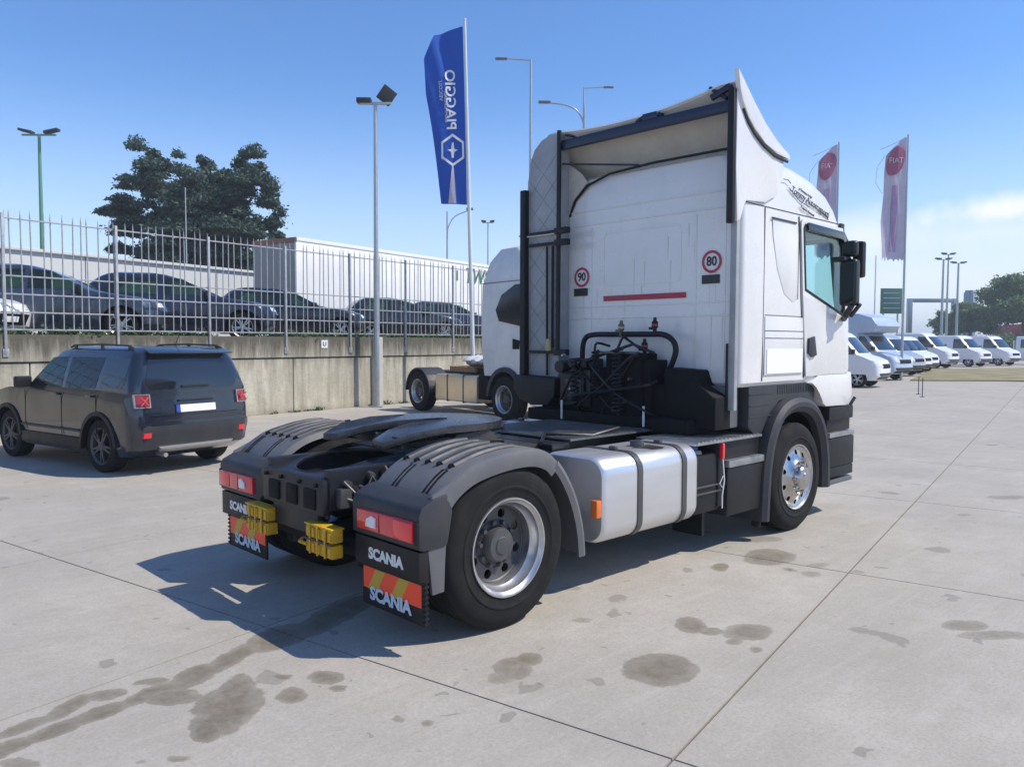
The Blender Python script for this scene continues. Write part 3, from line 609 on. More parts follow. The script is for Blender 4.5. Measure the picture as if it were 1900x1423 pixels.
def mudguard(s):  # one rear mudguard with its cowl, lamp and flap
    f=lambda y:s*y
    top=smooth([(-.60,.80),(-.56,.88),(-.47,.965),(-.34,1.035),(-.18,1.075),(.03,1.10),(.22,1.095),(.36,1.05),(.44,.985)])
    sec=[(f(1.265),-.115),(f(1.275),-.05),(f(1.265),-.018),(f(1.235),.0),(f(1.0),.004),(f(.70),.004),(f(.635),-.006),(f(.615),-.05)]
    o=B().grid(sweep(top,sec),.012).obj('mudguard',M['plasticlt'],T)
    fr=smooth([(.425,1.0),(.50,.915),(.58,.79),(.645,.64),(.685,.48),(.70,.335)])
    B().grid(sweep(fr,[(f(1.27),-.075),(f(1.28),-.035),(f(1.265),-.006),(f(1.0),.0),(f(.66),.0),(f(.64),-.04)]),.012).obj('front_section',M['plasticlt'],o)
    rb=B()
    for y in (.70,.81,.92,1.03,1.14):
        q=smooth([(-.36,1.036),(-.18,1.085),(.0,1.108),(.12,1.11)]); rb.grid(sweep(q,[(f(y-.028),-.004),(f(y-.018),.010),(f(y+.018),.010),(f(y+.028),-.004)]),.004)
    rb.obj('stiffening_rib',M['plastic'],o)
    for y in (.70,.81,.92,1.03,1.14): B().lathe([(0,.016),(.011,.014),(.013,-.01)],'z',(-.375,f(y),1.028),10).obj('plug',M['deepblack'],o)
    for y in (.83,1.13):
        db=B()
        for dy in (-.018,.018): q=[(-.585,.84),(-.54,.905),(-.46,.972),(-.40,1.008)]; db.grid(sweep(q,[(f(y+dy-.009),.001),(f(y+dy-.007),.007),(f(y+dy+.007),.007),(f(y+dy+.009),.001)]),.003)
        db.obj('strap',M['deepblack'],o)
    for x in (.02,.10): B().prism([(x,f(.86)),(x+.13,f(.93)),(x+.16,f(.93)),(x+.05,f(.86))],'z',1.09,1.1125).obj('vent_slot',M['deepblack'],o)
    # rear cowl that carries the lamp
    cw=[(-.665,.60),(-.70,.612),(-.705,.80),(-.685,.845),(-.60,.885),(-.50,.905),(-.46,.80),(-.50,.61)]
    ys=sorted((f(.605),f(1.275))); c=B().prism(cw,'y',ys[0],ys[1],.018).obj('rear_cowl',M['plastic'],o)
    ys=sorted((f(1.262),f(1.238))); B().prism([(-.60,.90),(-.44,.97),(-.47,.80),(-.505,.60),(-.515,.345),(-.60,.34),(-.63,.60)],'y',ys[0],ys[1],.006).obj('side_skirt',M['plasticlt'],o)
    ys=sorted((f(.685),f(1.235))); l=B().prism([(-.722,.648),(-.725,.765),(-.69,.775),(-.69,.64)],'y',ys[0],ys[1],.012).obj('rear_lamp',M['red'],c)
    ys=sorted((f(1.06),f(1.236))); B().prism([(-.728,.652),(-.730,.762),(-.60,.770),(-.60,.645)],'y',ys[0],ys[1],.012).obj('side_lens',M['redlt'],c)
    for yd in (.92,): B().box(-.7265,-.722,f(yd)-.0012,f(yd)+.0012,.655,.760).obj('lens_divider',M['black'],c)
    ys=[f(.80),f(.87)]; B().prism([(f(.79),.675),(f(.89),.675),(f(.89),.735),(f(.85),.745),(f(.80),.72)],'x',-.733,-.722,.003).obj('reversing_lens',M['lampclear'],c)
    ys=sorted((f(1.236),f(1.27))); B().box(-.715,-.66,ys[0],ys[1],.64,.775,.01).obj('lamp_end_cap',M['black'],c)
    # mudflap with marker strip and maker's name
    ys=sorted((f(.625),f(1.262)))
    fl=B().box(-.695,-.625,ys[0],ys[1],.425,.60,.008).box(-.645,-.630,ys[0]+.005,ys[1]-.005,.165,.45,.005)
    for k in range(9): fl.box(-.652,-.625,min(f(1.235),f(1.262)),max(f(1.235),f(1.262)),.18+k*.03,.193+k*.03)
    fl=fl.obj('mudflap',M['black'],T)
    x0=f(.635) if s<0 else 1.215; X0=min(f(.645),f(1.222)); X1=max(f(.645),f(1.222)); Wd=X1-X0
    B().box(-.6485,-.646,X0,X1,.268,.398).obj('marker_strip',M['redlt2'],fl)
    st=B()
    for k in range(2):
        a=X1-.13-k*.235; st.prism([(a,.398),(a-.10,.398),(a-.02,.268),(a+.08,.268)],'x',-.6505,-.6480)
    st.obj('yellow_stripe',M['stripey'],fl)
    mt=frame((-.698,f(.945),.507),(0,-1,0),(0,0,1)); text('SCANIA',.088,M['letter'],fl,mt,depth=.0006,sx=1.12,offset=.0045,sp=.97)
    mt=frame((-.653,f(.925),.243),(0,-1,0),(0,0,1)); text('SCANIA',.108,M['letterblue'],fl,mt,depth=.0006,sx=1.10,offset=.0045,sp=.97)
M['redlt2']=mat('fluorescent_red_film',(1.0,.085,.03),.4,var=.05,spec=.5); M['stripey']=mat('ochre_yellow_film',(.56,.36,.04),.4,var=.05); M['letterblue']=mat('pale_blue_lettering',(.50,.62,.74),.5,var=.05)
mudguard(-1); mudguard(1)
# coupling plate
fw=thing if False else None
ol=[(.50,.06),(.12,.085),(-.12,.16),(-.30,.22),(-.32,.38),(-.12,.46),(.15,.485)]
ol+= [(.42+.52*math.cos(a),.485*math.sin(a)) for a in [PI/2-PI*k/18 for k in range(0,19)]]
ol+=[(.15,-.485),(-.12,-.46),(-.32,-.38),(-.30,-.22),(-.12,-.16),(.12,-.085),(.50,-.06),(.54,0)]
fp=B().prism(ol,'z',1.125,1.175,.008).obj('coupling_plate',M['fifth'],T)
for v in fp.data.vertices:
    if v.co.x<-.02: v.co.z-=(-.02-v.co.x)*.28
b=B()
for s in (-1,1): b.prism([(.10,.955),(.75,.955),(.56,1.13),(.28,1.13)],'y',min(s*.34,s*.45),max(s*.34,s*.45),.01)
b.box(.0,1.0,-.52,.52,.955,.985,.006).box(-.2,.3,-.42,-.30,1.04,1.12,.01).box(.25,.8,-.2,.2,1.0,1.12,.02); b.tube([(.3,-.1,1.08),(.25,-.62,1.06),(.2,-.64,1.06)],.012,8)
b.obj('coupling_pedestal',M['grime'],fp)
# catwalk and cross members
cw=B().box(1.28,2.20,-.60,.62,.985,1.0,.003).box(2.21,2.66,-.60,.62,.985,1.0,.003)
for x in [1.30+.05*k for k in range(27)]: cw.box(x,x+.022,-.58,.60,1.0,1.004)
cw.obj('catwalk',mat('dull_tread_plate',(.17,.17,.175),.42,metal=.6,var=.3,vscale=7,bump=.4,bscale=90,dirt=.5,dirtcol=(.05,.045,.04)),T)
B().box(1.05,1.25,-.62,.62,.93,.98,.01).tube([(1.0,-.55,.99),(1.3,-.3,1.02),(1.6,-.55,1.0),(2.0,-.5,1.03)],.016,8).tube([(.95,.3,1.0),(1.2,.1,1.04),(1.5,.4,1.03)],.014,8).obj('air_line_bracket',M['frame'],T)
# tanks
def tank(s,x0,x1,name='fuel_tank'):
    ys=sorted((s*.64,s*1.25)); sec=rrect(ys[0],ys[1],.345,.955,.13,6)
    bx=[]
    for x,k in ((x0,.94),(x0+.012,.975),(x0+.04,1),(x1-.04,1),(x1-.012,.975),(x1,.94)):
        cy,cz=(ys[0]+ys[1])/2,.65; bx.append([(x,cy+(y-cy)*k,cz+(z-cz)*k) for y,z in sec])
    t=B().loft(bx).obj(name,M['alu'],T,40)
    for x in (lerp(x0,x1,.35),lerp(x0,x1,.83)):
        cy,cz=(ys[0]+ys[1])/2,.65; o=[(cy+(y-cy)*1.025,cz+(z-cz)*1.025) for y,z in sec]; i=[(cy+(y-cy)*.995,cz+(z-cz)*.995) for y,z in sec]
        B().prism(o,'x',x-.028,x+.028,0,[i]).obj('strap',M['strap'],t)
        B().box(x-.02,x+.02,s*1.0-.03,s*1.0+.03,.965,.985,.004).obj('strap_bolt',M['strap'],t)
    B().lathe([(0,.035),(.05,.033),(.055,.02),(.055,-.01)],'z',(lerp(x0,x1,.62),s*.98,.965),20).obj('filler_cap',M['strap'],t)
    B().prism([(lerp(x0,x1,.52),s*1.02),(lerp(x0,x1,.72),s*1.0),(lerp(x0,x1,.70),s*1.17),(lerp(x0,x1,.58),s*1.16)],'z',.955,.959).obj('drip_mat',M['grime'],t)
    return t
t=tank(-1,.90,2.07); B().box(.845,.90,-1.235,-1.175,.545,.67,.012).obj('side_marker_lamp',M['amber'],t); tank(1,.90,2.6)
# adblue tank and battery boxes on the right
b=B().box(2.09,2.48,-1.20,-.64,.37,.85,.03).box(2.42,2.50,-1.21,-1.0,.40,.93,.01); b.obj('urea_tank',M['black'],T)
B().box(2.09,2.46,-1.215,-1.20,.585,.600,.003).box(2.09,2.46,-1.215,-1.20,.53,.545,.003).obj('tank_trim',M['strap'],T)
B().lathe([(0,.06),(.05,.055),(.055,.0)],'z',(2.22,-1.08,.87),18).obj('urea_cap',M['bluecap'],T)
B().lathe([(.075,.0),(.085,-.02),(.085,-.06),(.07,-.09)],'z',(2.22,-1.08,.88),18).obj('urea_filler_neck',mat('dusty_grey',(.3,.3,.3),.6),T)
B().box(2.435,2.465,-1.245,-1.21,.80,.93,.008).obj('service_tag',M['redlt'],T); B().tube([(2.45,-1.235,.80),(2.46,-1.245,.62),(2.44,-1.24,.5),(2.45,-1.235,.39)],.006,6).tube([(2.45,-1.24,.66),(2.40,-1.24,.60),(2.46,-1.24,.55)],.004,5).obj('pull_cord',M['letter'],T)
bb=B().box(2.53,3.13,-1.235,-.66,.30,.715,.025).box(2.53,3.12,-1.19,-.66,.72,.93,.015).obj('battery_box',M['black'],T)
B().box(2.54,3.12,-1.245,-1.17,.715,.775,.008).obj('step_tread',M['tread'],bb)
tp=B().box(2.08,3.10,-1.23,-.62,.935,.955,.004)
for k in range(17): tp.box(2.12+k*.058,2.145+k*.058,-1.21,-.64,.955,.961)
tp.obj('step_plate',M['tread'],bb)
B().box(2.52,2.56,-1.0,-.7,.1,.3).obj('bracket',M['frame'],bb)
B().box(3.10,3.125,-1.22,-1.14,.12,.5,.004).obj('spray_flap',M['black'],T)
# front mudguards, inner arch and sill trim
ap=[(3.085,.18),(3.10,.45),(3.13,.7),(3.20,.92),(3.32,1.09),(3.48,1.195),(3.68,1.235),(3.90,1.22),(4.09,1.145),(4.23,1.01),(4.32,.83),(4.37,.60),(4.385,.34)]
for s in (-1,1):
    q=smooth(ap); f=lambda y:s*y
    a=B().grid(sweep(q,[(f(1.18),-.125),(f(1.245),-.12),(f(1.285),-.07),(f(1.285),-.03),(f(1.255),.012),(f(1.2),.02),(f(.85),.02)]),.012).obj('front_mudguard',M['plastic'],T)
    B().grid(sweep(q,[(f(1.19),-.05),(f(.80),-.045)]),.01).obj('arch_liner',M['deepblack'],a)
    ys=sorted((s*1.195,s*1.0))
    tr=B().prism([(2.92,1.385),(2.92,1.02),(3.06,.93),(3.16,.95),(3.26,1.12),(3.45,1.24),(3.7,1.27),(3.95,1.25),(4.14,1.16),(4.2,1.385)],'y',ys[0],ys[1],.012)
    for z in (1.10,1.20,1.30): tr.box(2.93,3.32,ys[0]-.004 if s<0 else ys[0],ys[1] if s<0 else ys[1]+.004,z,z+.012)
    for k in range(22): tr.box(3.42+k*.034,3.435+k*.034,ys[0]-.004,ys[1]+.004,1.29,1.37)
    tr.obj('sill_trim',M['plastic'],T)
    # bumper corner with boarding steps
    ys=sorted((s*1.235,s*.7))
    st=B().box(4.42,4.98,*ys,.98,1.115,.015).box(4.44,4.98,*sorted((s*1.20,s*.7)),.86,.98,.01).box(4.42,5.02,*ys,.50,.80,.02).box(4.42,5.0,*ys,.40,.50,.01).obj('entry_step',M['black'],T)
    B().box(4.43,5.0,*sorted((s*1.24,s*.95)),.805,.855,.008).obj('step_tread',M['tread'],st)
    B().prism([(4.40,s*1.0),(4.40,s*1.25),(4.95,s*1.25),(5.1,s*1.1),(5.1,s*1.0)],'z',.335,.375,.005).obj('bumper_lip',M['plasticlt'],st)
B().box(4.85,5.10,-1.05,1.05,.38,1.12,.05).obj('front_bumper',M['whitedirty'],T)
B().tube([(4.86,-1.25,1.12),(4.90,-1.28,1.20)],.016,8).obj('corner_clip',M['plastic'],T)
# ------------------------------------------------------------ cab
CAB=Body([(1.375,2.76,4.90,1.19,.06,.22,.05,0),(1.41,2.725,4.95,1.215,.06,.24,.06,0),(1.8,2.72,4.97,1.22,.06,.24,.07,0),(2.1,2.72,4.93,1.22,.06,.22,.07,0),(2.5,2.72,4.80,1.22,.06,.13,.07,0),
          (2.93,2.72,4.68,1.215,.06,.13,.06,0),(3.05,2.72,4.60,1.212,.07,.16,.07,0),(3.17,2.725,4.49,1.20,.10,.22,.09,0),(3.28,2.735,4.29,1.175,.14,.3,.1,0),(3.36,2.76,4.04,1.13,.2,.35,.1,0),(3.42,2.90,3.78,1.05,.22,.3,.08,0),(3.455,3.0,3.5,.92,.1,.1,0,0),(3.465,3.1,3.3,.7,.1,.1,0,0)])
cab=CAB.obj('cab',M['white'],T)
win=[(3.845,2.255),(4.66,2.04),(4.70,2.10),(4.60,2.80),(4.55,2.85),(3.82,2.85),(3.79,2.81)]
cut(cab,[(B().box(3.1,4.52,-1.19,1.19,1.55,2.885),M['cabin']),(B().prism(win,'y',-1.3,1.3),M['cabin']),(B().prism([(-1.13,2.06),(1.13,2.06),(1.10,2.82),(-1.10,2.82)],'x',4.4,5.3),M['cabin'])])
def inset(p,d):
    cx=sum(a for a,_ in p)/len(p); cy=sum(b_ for _,b_ in p)/len(p); return [(cx+(x-cx)*(1-d),cy+(y-cy)*(1-d)) for x,y in p]
lines=B()
for s in (-1,1):
    ys=sorted((s*1.222,s*1.236)); dp=[(3.895,1.44),(4.80,1.44),(4.83,1.5),(4.80,2.0),(4.70,2.5),(4.625,2.90),(3.76,2.90),(3.74,2.86),(3.80,2.2)]
    d=B().prism(dp,'y',*ys,.004,[inset(win,-.03)]).obj('door',M['white'],cab)
    ys=sorted((s*1.206,s*1.240)); B().prism(inset(win,-.03),'y',*ys,0,[inset(win,.03)]).obj('window_seal',M['black'],d)
    ys=sorted((s*1.224,s*1.229)); B().prism(inset(win,.02),'y',*ys).obj('window',M['glass'],d)
    ys=sorted((s*1.237,s*1.258)); B().prism([(3.905,1.80),(4.02,1.82),(4.07,1.64),(3.98,1.62),(3.90,1.66)],'y',*ys,.006).obj('door_handle',M['plastic'],d)
    ys=sorted((s*1.238,s*1.262)); B().prism([(3.84,2.80),(3.84,2.875),(4.60,2.86),(4.66,2.79),(4.69,2.70),(4.665,2.70),(4.58,2.79)],'y',*ys,.006).obj('wind_deflector',M['darkglass'],d)
    # pressed lines below the window and the locker hatch
    ys=sorted((s*1.221,s*1.227))
    B().prism([(3.12,1.47),(3.84,1.47),(3.84,1.99),(3.12,1.99)],'y',*ys,.003).obj('locker_hatch',M['white'],cab)
    B().prism([(3.22,2.87),(3.68,2.87),(3.70,2.83),(3.74,2.17),(3.62,2.13),(3.46,2.2),(3.32,2.42),(3.24,2.7)],'y',*sorted((s*1.221,s*1.223)),.001).obj('side_panel',M['white'],cab)
    lines.box(3.712,3.722,*sorted((s*1.2215,s*1.224)),2.16,2.86)
    for a in ((3.09,3.096,1.42,2.93),):
        lines.box(a[0],a[1],*sorted((s*1.216,s*1.2225)),a[2],a[3])
    lines.prism([(3.87,1.43),(3.885,1.43),(3.785,2.2),(3.725,2.92),(3.712,2.92),(3.772,2.2)],'y',*sorted((s*1.216,s*1.2225)))
    lines.box(2.74,4.55,*sorted((s*1.211,s*1.2175)),2.935,2.943); lines.box(3.12,3.84,*sorted((s*1.2272,s*1.2292)),1.86,1.866); lines.box(3.12,3.84,*sorted((s*1.2272,s*1.2292)),1.795,1.801)
    lines.box(3.12,4.6,*sorted((s*1.2215,s*1.2228)),1.998,2.003); lines.box(3.20,3.66,*sorted((s*1.2275,s*1.231)),2.845,2.86)
    ys=sorted((s*1.236,s*1.0)); B().prism([(3.98,1.375),(4.12,1.34),(4.20,1.27),(4.26,1.17),(4.34,1.13),(4.80,1.12),(4.90,1.17),(4.935,1.26),(4.90,1.46),(4.2,1.46)],'y',*ys,.012).obj('front_wing',M['white'],cab)
    B().box(3.155,3.825,*sorted((s*1.228,s*1.232)),1.482,1.70).obj('blank_panel',M['plate'],cab)
lines.obj('panel_gap',M['plastic'],cab,0)
# see-through far cabin details
B().box(3.75,3.9,.35,.8,1.6,2.12,.05).box(3.76,3.88,.45,.7,2.12,2.3,.04).obj('seat',M['plastic'],cab)
CAB.end([(2.02,-1.15,1.15),(2.84,-1.12,1.12)]).obj('windscreen',M['glass'],cab)
vz=B().grid([[(4.66+.22*t+.0,lerp(-1.18,1.18,k/12),2.93-.10*t*t-.02*t) for k in range(13)] for t in (0,.3,.6,1)],.02).box(4.58,4.66,-1.235,-1.20,2.80,2.95,.01).obj('sun_visor',M['plastic'],cab)
# rear wall pressings and stickers
b=B(); 
for z in (3.045,2.905,1.985,2.10): b.box(2.712,2.724,-1.15,1.12,z,z+.011,.003)
for y in (-1.07,-.78,.42): b.box(2.7145,2.724,y,y+.009,1.45,2.88,.003)
b.prism(rrect(-.62,.28,2.30,2.82,.06),'x',2.7155,2.724,0,[rrect(-.605,.265,2.315,2.805,.05)])
b.obj('rear_pressing',M['white'],cab)
for (y,z,tx,r) in ((-.935,2.455,'80',.098),(.55,2.403,'90',.098)):
    s_=B().lathe([(0,2.713),(r,2.714),(r,2.72)],'x',(0,y,z),32).obj('speed_sticker',M['letter'],cab)
    B().prism(circ(y,z,r,32),'x',2.7095,2.7125,0,[circ(y,z,r*.76,32)]).obj('red_ring',M['signred'],s_)
    text(tx,.115,M['letterblk'],s_,frame((2.709,y,z),(0,-1,0),(0,0,1)),sx=.9,offset=.002)
for y,z in ((-.925,2.305),(.565,2.255)): B().box(2.712,2.72,y-.088,y+.088,z-.038,z+.038).obj('black_label',M['letterblk'],cab)
B().box(2.711,2.716,-.675,.27,2.155,2.205,.001).obj('red_reflective_strip',M['signred'],cab)
g_=random.Random(8)
sm=B()
for k in range(16):
    y=g_.uniform(-1.08,.62); z=g_.uniform(1.7,2.85); L_=g_.uniform(.15,.55); w_=g_.uniform(.003,.008)
    sm.prism([(y-w_,z),(y+w_,z),(y+w_*.5,z-L_*.6),(y,z-L_),(y-w_*.4,z-L_*.5)],'x',2.7185,2.7195)
sm.obj('dirt_run',mat('pale_dirt_run',(.62,.60,.56),.6,var=.2),cab,0)
# side lettering
mt=frame((3.93,-1.2245,3.075),(1,0,-.20),(.2,.06,1)); text('Tommy Autotrasporti',.092,M['letterblk'],cab,mt,shear=.35,offset=.0,sp=.95)
mt=frame((3.86,-1.2275,2.985),(1,0,-.20),(.2,.05,1)); text('Trasporti Nazionali',.036,M['letterblk'],cab,mt,shear=.3)
mt=frame((3.86,-1.205,3.155),(1,0,-.20),(.2,.16,1)); text('di Tommaso & Figli',.034,M['darksteel'],cab,mt,shear=.3)
B().tube([(3.42,-1.214,3.22),(3.5,-1.214,3.225),(3.55,-1.215,3.20)],.004,5).tube([(3.52,-1.214,3.16),(3.72,-1.222,3.06),(3.9,-1.226,3.03)],.003,5).tube([(4.12,-1.22,3.02),(4.3,-1.222,2.97),(4.42,-1.19,2.93)],.004,5).obj('lettering_flourish',M['letterblk'],cab)
# ------------------------------------------------------------ roof deflector
def zr(y): return 3.81+.085*y*y
YS=[lerp(-1.22,1.22,k/16) for k in range(17)]
def prof(t,y):
    x=lerp(2.60,3.40,t); z=lerp(zr(y),3.405,t)-.085*math.sin(PI*t)*(1-.2*abs(y)); 
    if y>.8: z-=.62*((y-.8)/.42)**2.4*(1-.8*t)
    if y<-1.15: z-=.03*(abs(y)-1.15)/.07
    return (x,y,z)
df=B().grid([[prof(t/8,y) for y in YS] for t in range(9)],.022).obj('roof_deflector',M['white'],T)
def prof2(t,y):
    x=lerp(2.605,2.98,t); return (x,y*.985,lerp(zr(y)-.03-(.62*((y-.8)/.42)**2.4 if y>.8 else 0),3.395-.02*(1-t),t)-.02*math.sin(PI*t))
B().grid([[prof2(t/5,y) for y in YS] for t in range(6)],.01).obj('deflector_underside',M['liner'],df)
for s in (-1,1):
    ys=sorted((s*1.236,s*1.205))
    top=[(2.56,3.90),(2.62,3.915),(2.80,3.745),(3.0,3.60),(3.2,3.49),(3.42,3.41)]
    B().prism([(2.60,2.76),(2.575,3.2)]+([(2.575,3.80),(2.60,3.86),(2.78,3.70),(3.0,3.55),(3.2,3.46),(3.38,3.39)] if s<0 else [(2.60,3.34),(3.38,3.34)])+[(3.36,3.25),(3.26,3.05),(3.05,2.96),(2.74,2.955),(2.70,2.90),(2.66,2.78)],'y',*ys,.008).obj('side_fairing',M['white'],df)
    if s>0: continue
    B().prism([(2.545,3.985),(2.60,3.93),(2.80,3.765),(3.0,3.62),(3.2,3.51),(3.44,3.425),(3.44,3.385),(3.2,3.40),(3.0,3.455),(2.84,3.53),(2.72,3.62),(2.62,3.74),(2.58,3.82)],'y',*sorted((s*1.262,s*1.215)),.01).obj('wing_edge',M['white'],df)
    B().box(2.535,2.58,*sorted((s*1.23,s*1.17)),2.74,3.83,.01).obj('rubber_edge',M['black'],df)
    B().tube([(2.66,s*1.238,3.68),(2.74,s*1.240,3.59),(2.85,s*1.242,3.51),(3.0,s*1.243,3.44),(3.2,s*1.243,3.385),(3.43,s*1.24,3.37)],.014,6).obj('wing_shadow_line',M['plastic'],df)  # dark rod that draws the shadow line under the wing edge
B().box(2.665,2.715,-1.20,-1.14,1.18,3.5,.01).obj('corner_strip',M['pad'],cab); B().tube([(2.66,-1.13,1.05),(2.66,-1.13,1.75)],.012,7).obj('corner_rod',M['black'],cab)
b=B().box(2.545,2.60,-1.19,.72,3.655,3.745,.008).box(2.54,2.61,-.46,-.30,3.74,3.80,.008).tube([(2.57,-.5,3.76),(2.6,-.3,3.80),(2.6,-.2,3.76)],.02,7)
b.tube([(2.57,.66,3.80),(2.75,.35,3.72)],.013,6).tube([(2.57,.69,3.52),(2.70,-.15,3.40)],.010,6).tube([(2.56,-1.15,3.76),(2.62,-.95,3.90)],.018,7).tube([(2.57,-1.18,3.86),(2.57,-1.0,3.80)],.03,7)
b.obj('support_beam',mat('navy_painted_beam',(.010,.018,.055),.4,var=.2,dirt=.25,dirtcol=(.05,.045,.04)),df)
# dark gasket along the rear roof edge
B().tube([(2.72,.72,3.02),(2.71,.64,3.17),(2.71,.48,3.30),(2.715,.2,3.375),(2.72,-.3,3.40),(2.72,-1.1,3.395)],.013,6).obj('roof_gasket',M['black'],cab)
# air intake stack with quilted lining behind the left corner
cr=[(.72,1.40),(1.15,1.40),(1.165,3.40),(1.14,3.60),(1.08,3.72),(.98,3.80),(.86,3.835),(.72,3.84)]
ia=B().prism(cr,'x',2.56,2.715,.02).obj('air_intake_stack',M['pad'],T)
B().prism([(.735,1.40),(.735,3.02),(.66,3.17),(.50,3.31),(.47,3.32),(.55,3.42),(.66,3.50),(.735,3.54),(.80,3.54),(.80,1.40)],'x',2.70,2.712).obj('inner_fairing',M['liner'],ia)
q=B()
for k in range(8):
    z0=1.50+k*.25; q.tube([(2.5595,1.135,z0),(2.5595,.745,z0+.40)],.0016,4); q.tube([(2.5595,.745,z0),(2.5595,1.135,z0+.40)],.0016,4)
q.obj('quilt_seam',M['plasticlt'],ia)
B().box(2.50,2.60,1.15,1.225,1.36,3.32,.012).obj('rubber_flange',M['black'],ia)
B().prism([(.60,1.40),(1.20,1.42),(1.19,1.28),(1.10,1.17),(.94,1.12),(.70,1.13),(.61,1.22)],'x',2.38,2.70,.02).obj('intake_box',M['black'],ia)
b=B().tube([(2.53,.705,1.66),(2.53,.70,3.84)],.024,8)
b.tube([(2.53,.85,1.42),(2.53,.86,2.72)],.012,7).tube([(2.53,.78,1.7),(2.53,.78,2.72)],.014,7)
for z in (2.86,2.745,1.655): b.box(2.515,2.545,.58,1.12,z-.014,z+.014,.005).box(2.50,2.56,.57,.74,z-.03,z+.03,.008)
b.obj('intake_bracket',M['black'],ia)
B().box(2.495,2.56,1.225,1.232,2.845,2.862).box(2.535,2.545,.74,1.22,2.835,2.85).obj('white_strap',M['letter'],ia)
B().lathe([(0,.0),(.035,.01),(.035,.11),(.02,.13),(0,.13)],'z',(2.52,.82,1.66),12).obj('yellow_coupling',M['yelhose'],ia)
# service rack behind the cab
hoop=smooth([(2.62,.44,1.35),(2.58,.42,1.62),(2.56,.38,1.77),(2.55,.28,1.825),(2.55,.0,1.83),(2.55,-.4,1.83),(2.55,-.56,1.825),(2.55,-.66,1.77),(2.55,-.69,1.68),(2.57,-.63,1.55),(2.60,-.55,1.45)],4)
rk=B().tube(hoop,.026,10).obj('hose_rack',M['black'],T)
b=B().box(2.40,2.66,-.42,-.02,1.02,1.66,.02).box(2.42,2.66,-.02,.16,1.02,1.52,.02).box(2.44,2.70,-.50,-.42,.98,1.60,.01).obj('radiator_cowl',M['deepblack'],rk)
b=B().box(2.40,2.66,.16,.56,1.14,1.50,.03).box(2.37,2.42,.22,.46,1.20,1.42,.01).box(2.45,2.65,.2,.5,1.5,1.6,.02)
b.lathe([(0,-.1),(.06,-.09),(.065,.08),(0,.09)],'x',(2.42,.5,1.52),14); b.lathe([(0,-.05),(.045,-.05),(.05,.06),(0,.06)],'x',(2.38,.34,1.56),12); b.box(2.36,2.40,.18,.26,1.52,1.60,.008)
b.obj('valve_panel',M['frame'],rk)
B().box(2.365,2.372,.25,.44,1.24,1.40,.002).obj('metal_plate',M['strap'],rk); B().box(2.36,2.40,-.40,.10,1.655,1.675).obj('metal_bracket',M['strap'],rk)
B().prism([(-.62,1.02),(-.62,1.535),(-.92,1.52),(-.94,1.40),(-1.14,1.30),(-1.14,1.02)],'x',2.48,2.72,.015).obj('silencer_cover',M['deepblack'],T)
B().box(2.35,2.74,-.95,.95,.98,1.10,.02).box(2.5,3.2,-.9,.9,.75,1.38,.03).obj('gearbox_shroud',M['deepblack'],T)
B().box(2.66,2.88,-1.12,-.95,1.02,1.385,.02).obj('cab_mount',M['plasticlt'],T)
def coil(y,z0,z1,r,name,m,x=2.40,turns=14,pr=.010):
    n=turns*9; return B().tube([(x+r*math.cos(2*PI*k/9),y+r*math.sin(2*PI*k/9),lerp(z0,z1,k/n)) for k in range(n+1)],pr,5).obj(name,m,rk)
coil(-.22,1.12,1.70,.045,'coil_hose',M['hose'],2.33,16); coil(.05,1.25,1.68,.03,'coil_hose',M['hose'],2.34,14); coil(.30,1.15,1.6,.035,'coil_hose',M['hose'],2.33,10)
B().tube(smooth([(2.33,-.22,1.7),(2.40,-.22,1.80),(2.5,-.2,1.78),(2.55,-.3,1.7)]),.012,7).tube(smooth([(2.33,.05,1.68),(2.42,.1,1.75),(2.55,.05,1.72)]),.012,7).tube([(2.36,.2,1.58),(2.45,-.3,1.74),(2.5,-.5,1.66)],.014,7).tube(smooth([(2.36,.3,1.6),(2.33,.36,1.4),(2.36,.5,1.2),(2.5,.6,1.1)]),.016,7).obj('air_hose',M['hose'],rk)
for y,z,m in ((-.09,1.89,M['yelhose']),(-.47,1.91,M['redhose']),(-.36,1.72,M['redhose'])):
    B().lathe([(0,.07),(.014,.07),(.018,.04),(.03,.03),(.03,-.02),(.018,-.03),(.018,-.08),(0,-.08)],'z',(2.54,y,z),10).box(2.50,2.54,y-.02,y+.04,z-.04,z-.015,.004).obj('hose_coupling',M['black'] if m==M['redhose'] else mat('tarnished_brass',(.12,.13,.08),.5),rk)
    B().lathe([(.019,0),(.031,.005),(.031,.02),(.019,.022)],'z',(2.54,y,z-.01),10,closed=True).obj('coupling_collar',m,rk)
g_=random.Random(21)
for k in range(5):
    y0,y1=g_.uniform(-.55,.5),g_.uniform(-.6,.6); z0,z1=g_.uniform(1.35,1.68),g_.uniform(1.02,1.3); xm=g_.uniform(2.26,2.36)
    B().tube(smooth([(2.5,y0,z0+.03),(xm+.05,y0,z0+g_.uniform(-.02,.1)),(xm,lerp(y0,y1,.5),lerp(z0,z1,.5)),(xm+.02,y1,z1),(2.5,y1,z1-.08)],4),g_.choice((.008,.011,.014)),6).obj('air_hose',M['hose'],rk)
for k in range(9):
    y,z=g_.uniform(-.45,.5),g_.uniform(1.2,1.68); B().lathe([(0,-.02),(.012,-.02),(.016,.0),(.012,.03),(0,.03)],'x',(2.36,y,z),8).obj('fitting',M['strap'] if k%2 else M['galv'],rk)
for y in (.44,-.53): B().box(2.30,2.315,y-.008,y+.008,1.02,1.20,.002).obj('reflector_strip',M['letter'],rk)
M['mirrorblack']=mat('mirror_housing',(.012,.017,.018),.35,spec=.4,var=.2)
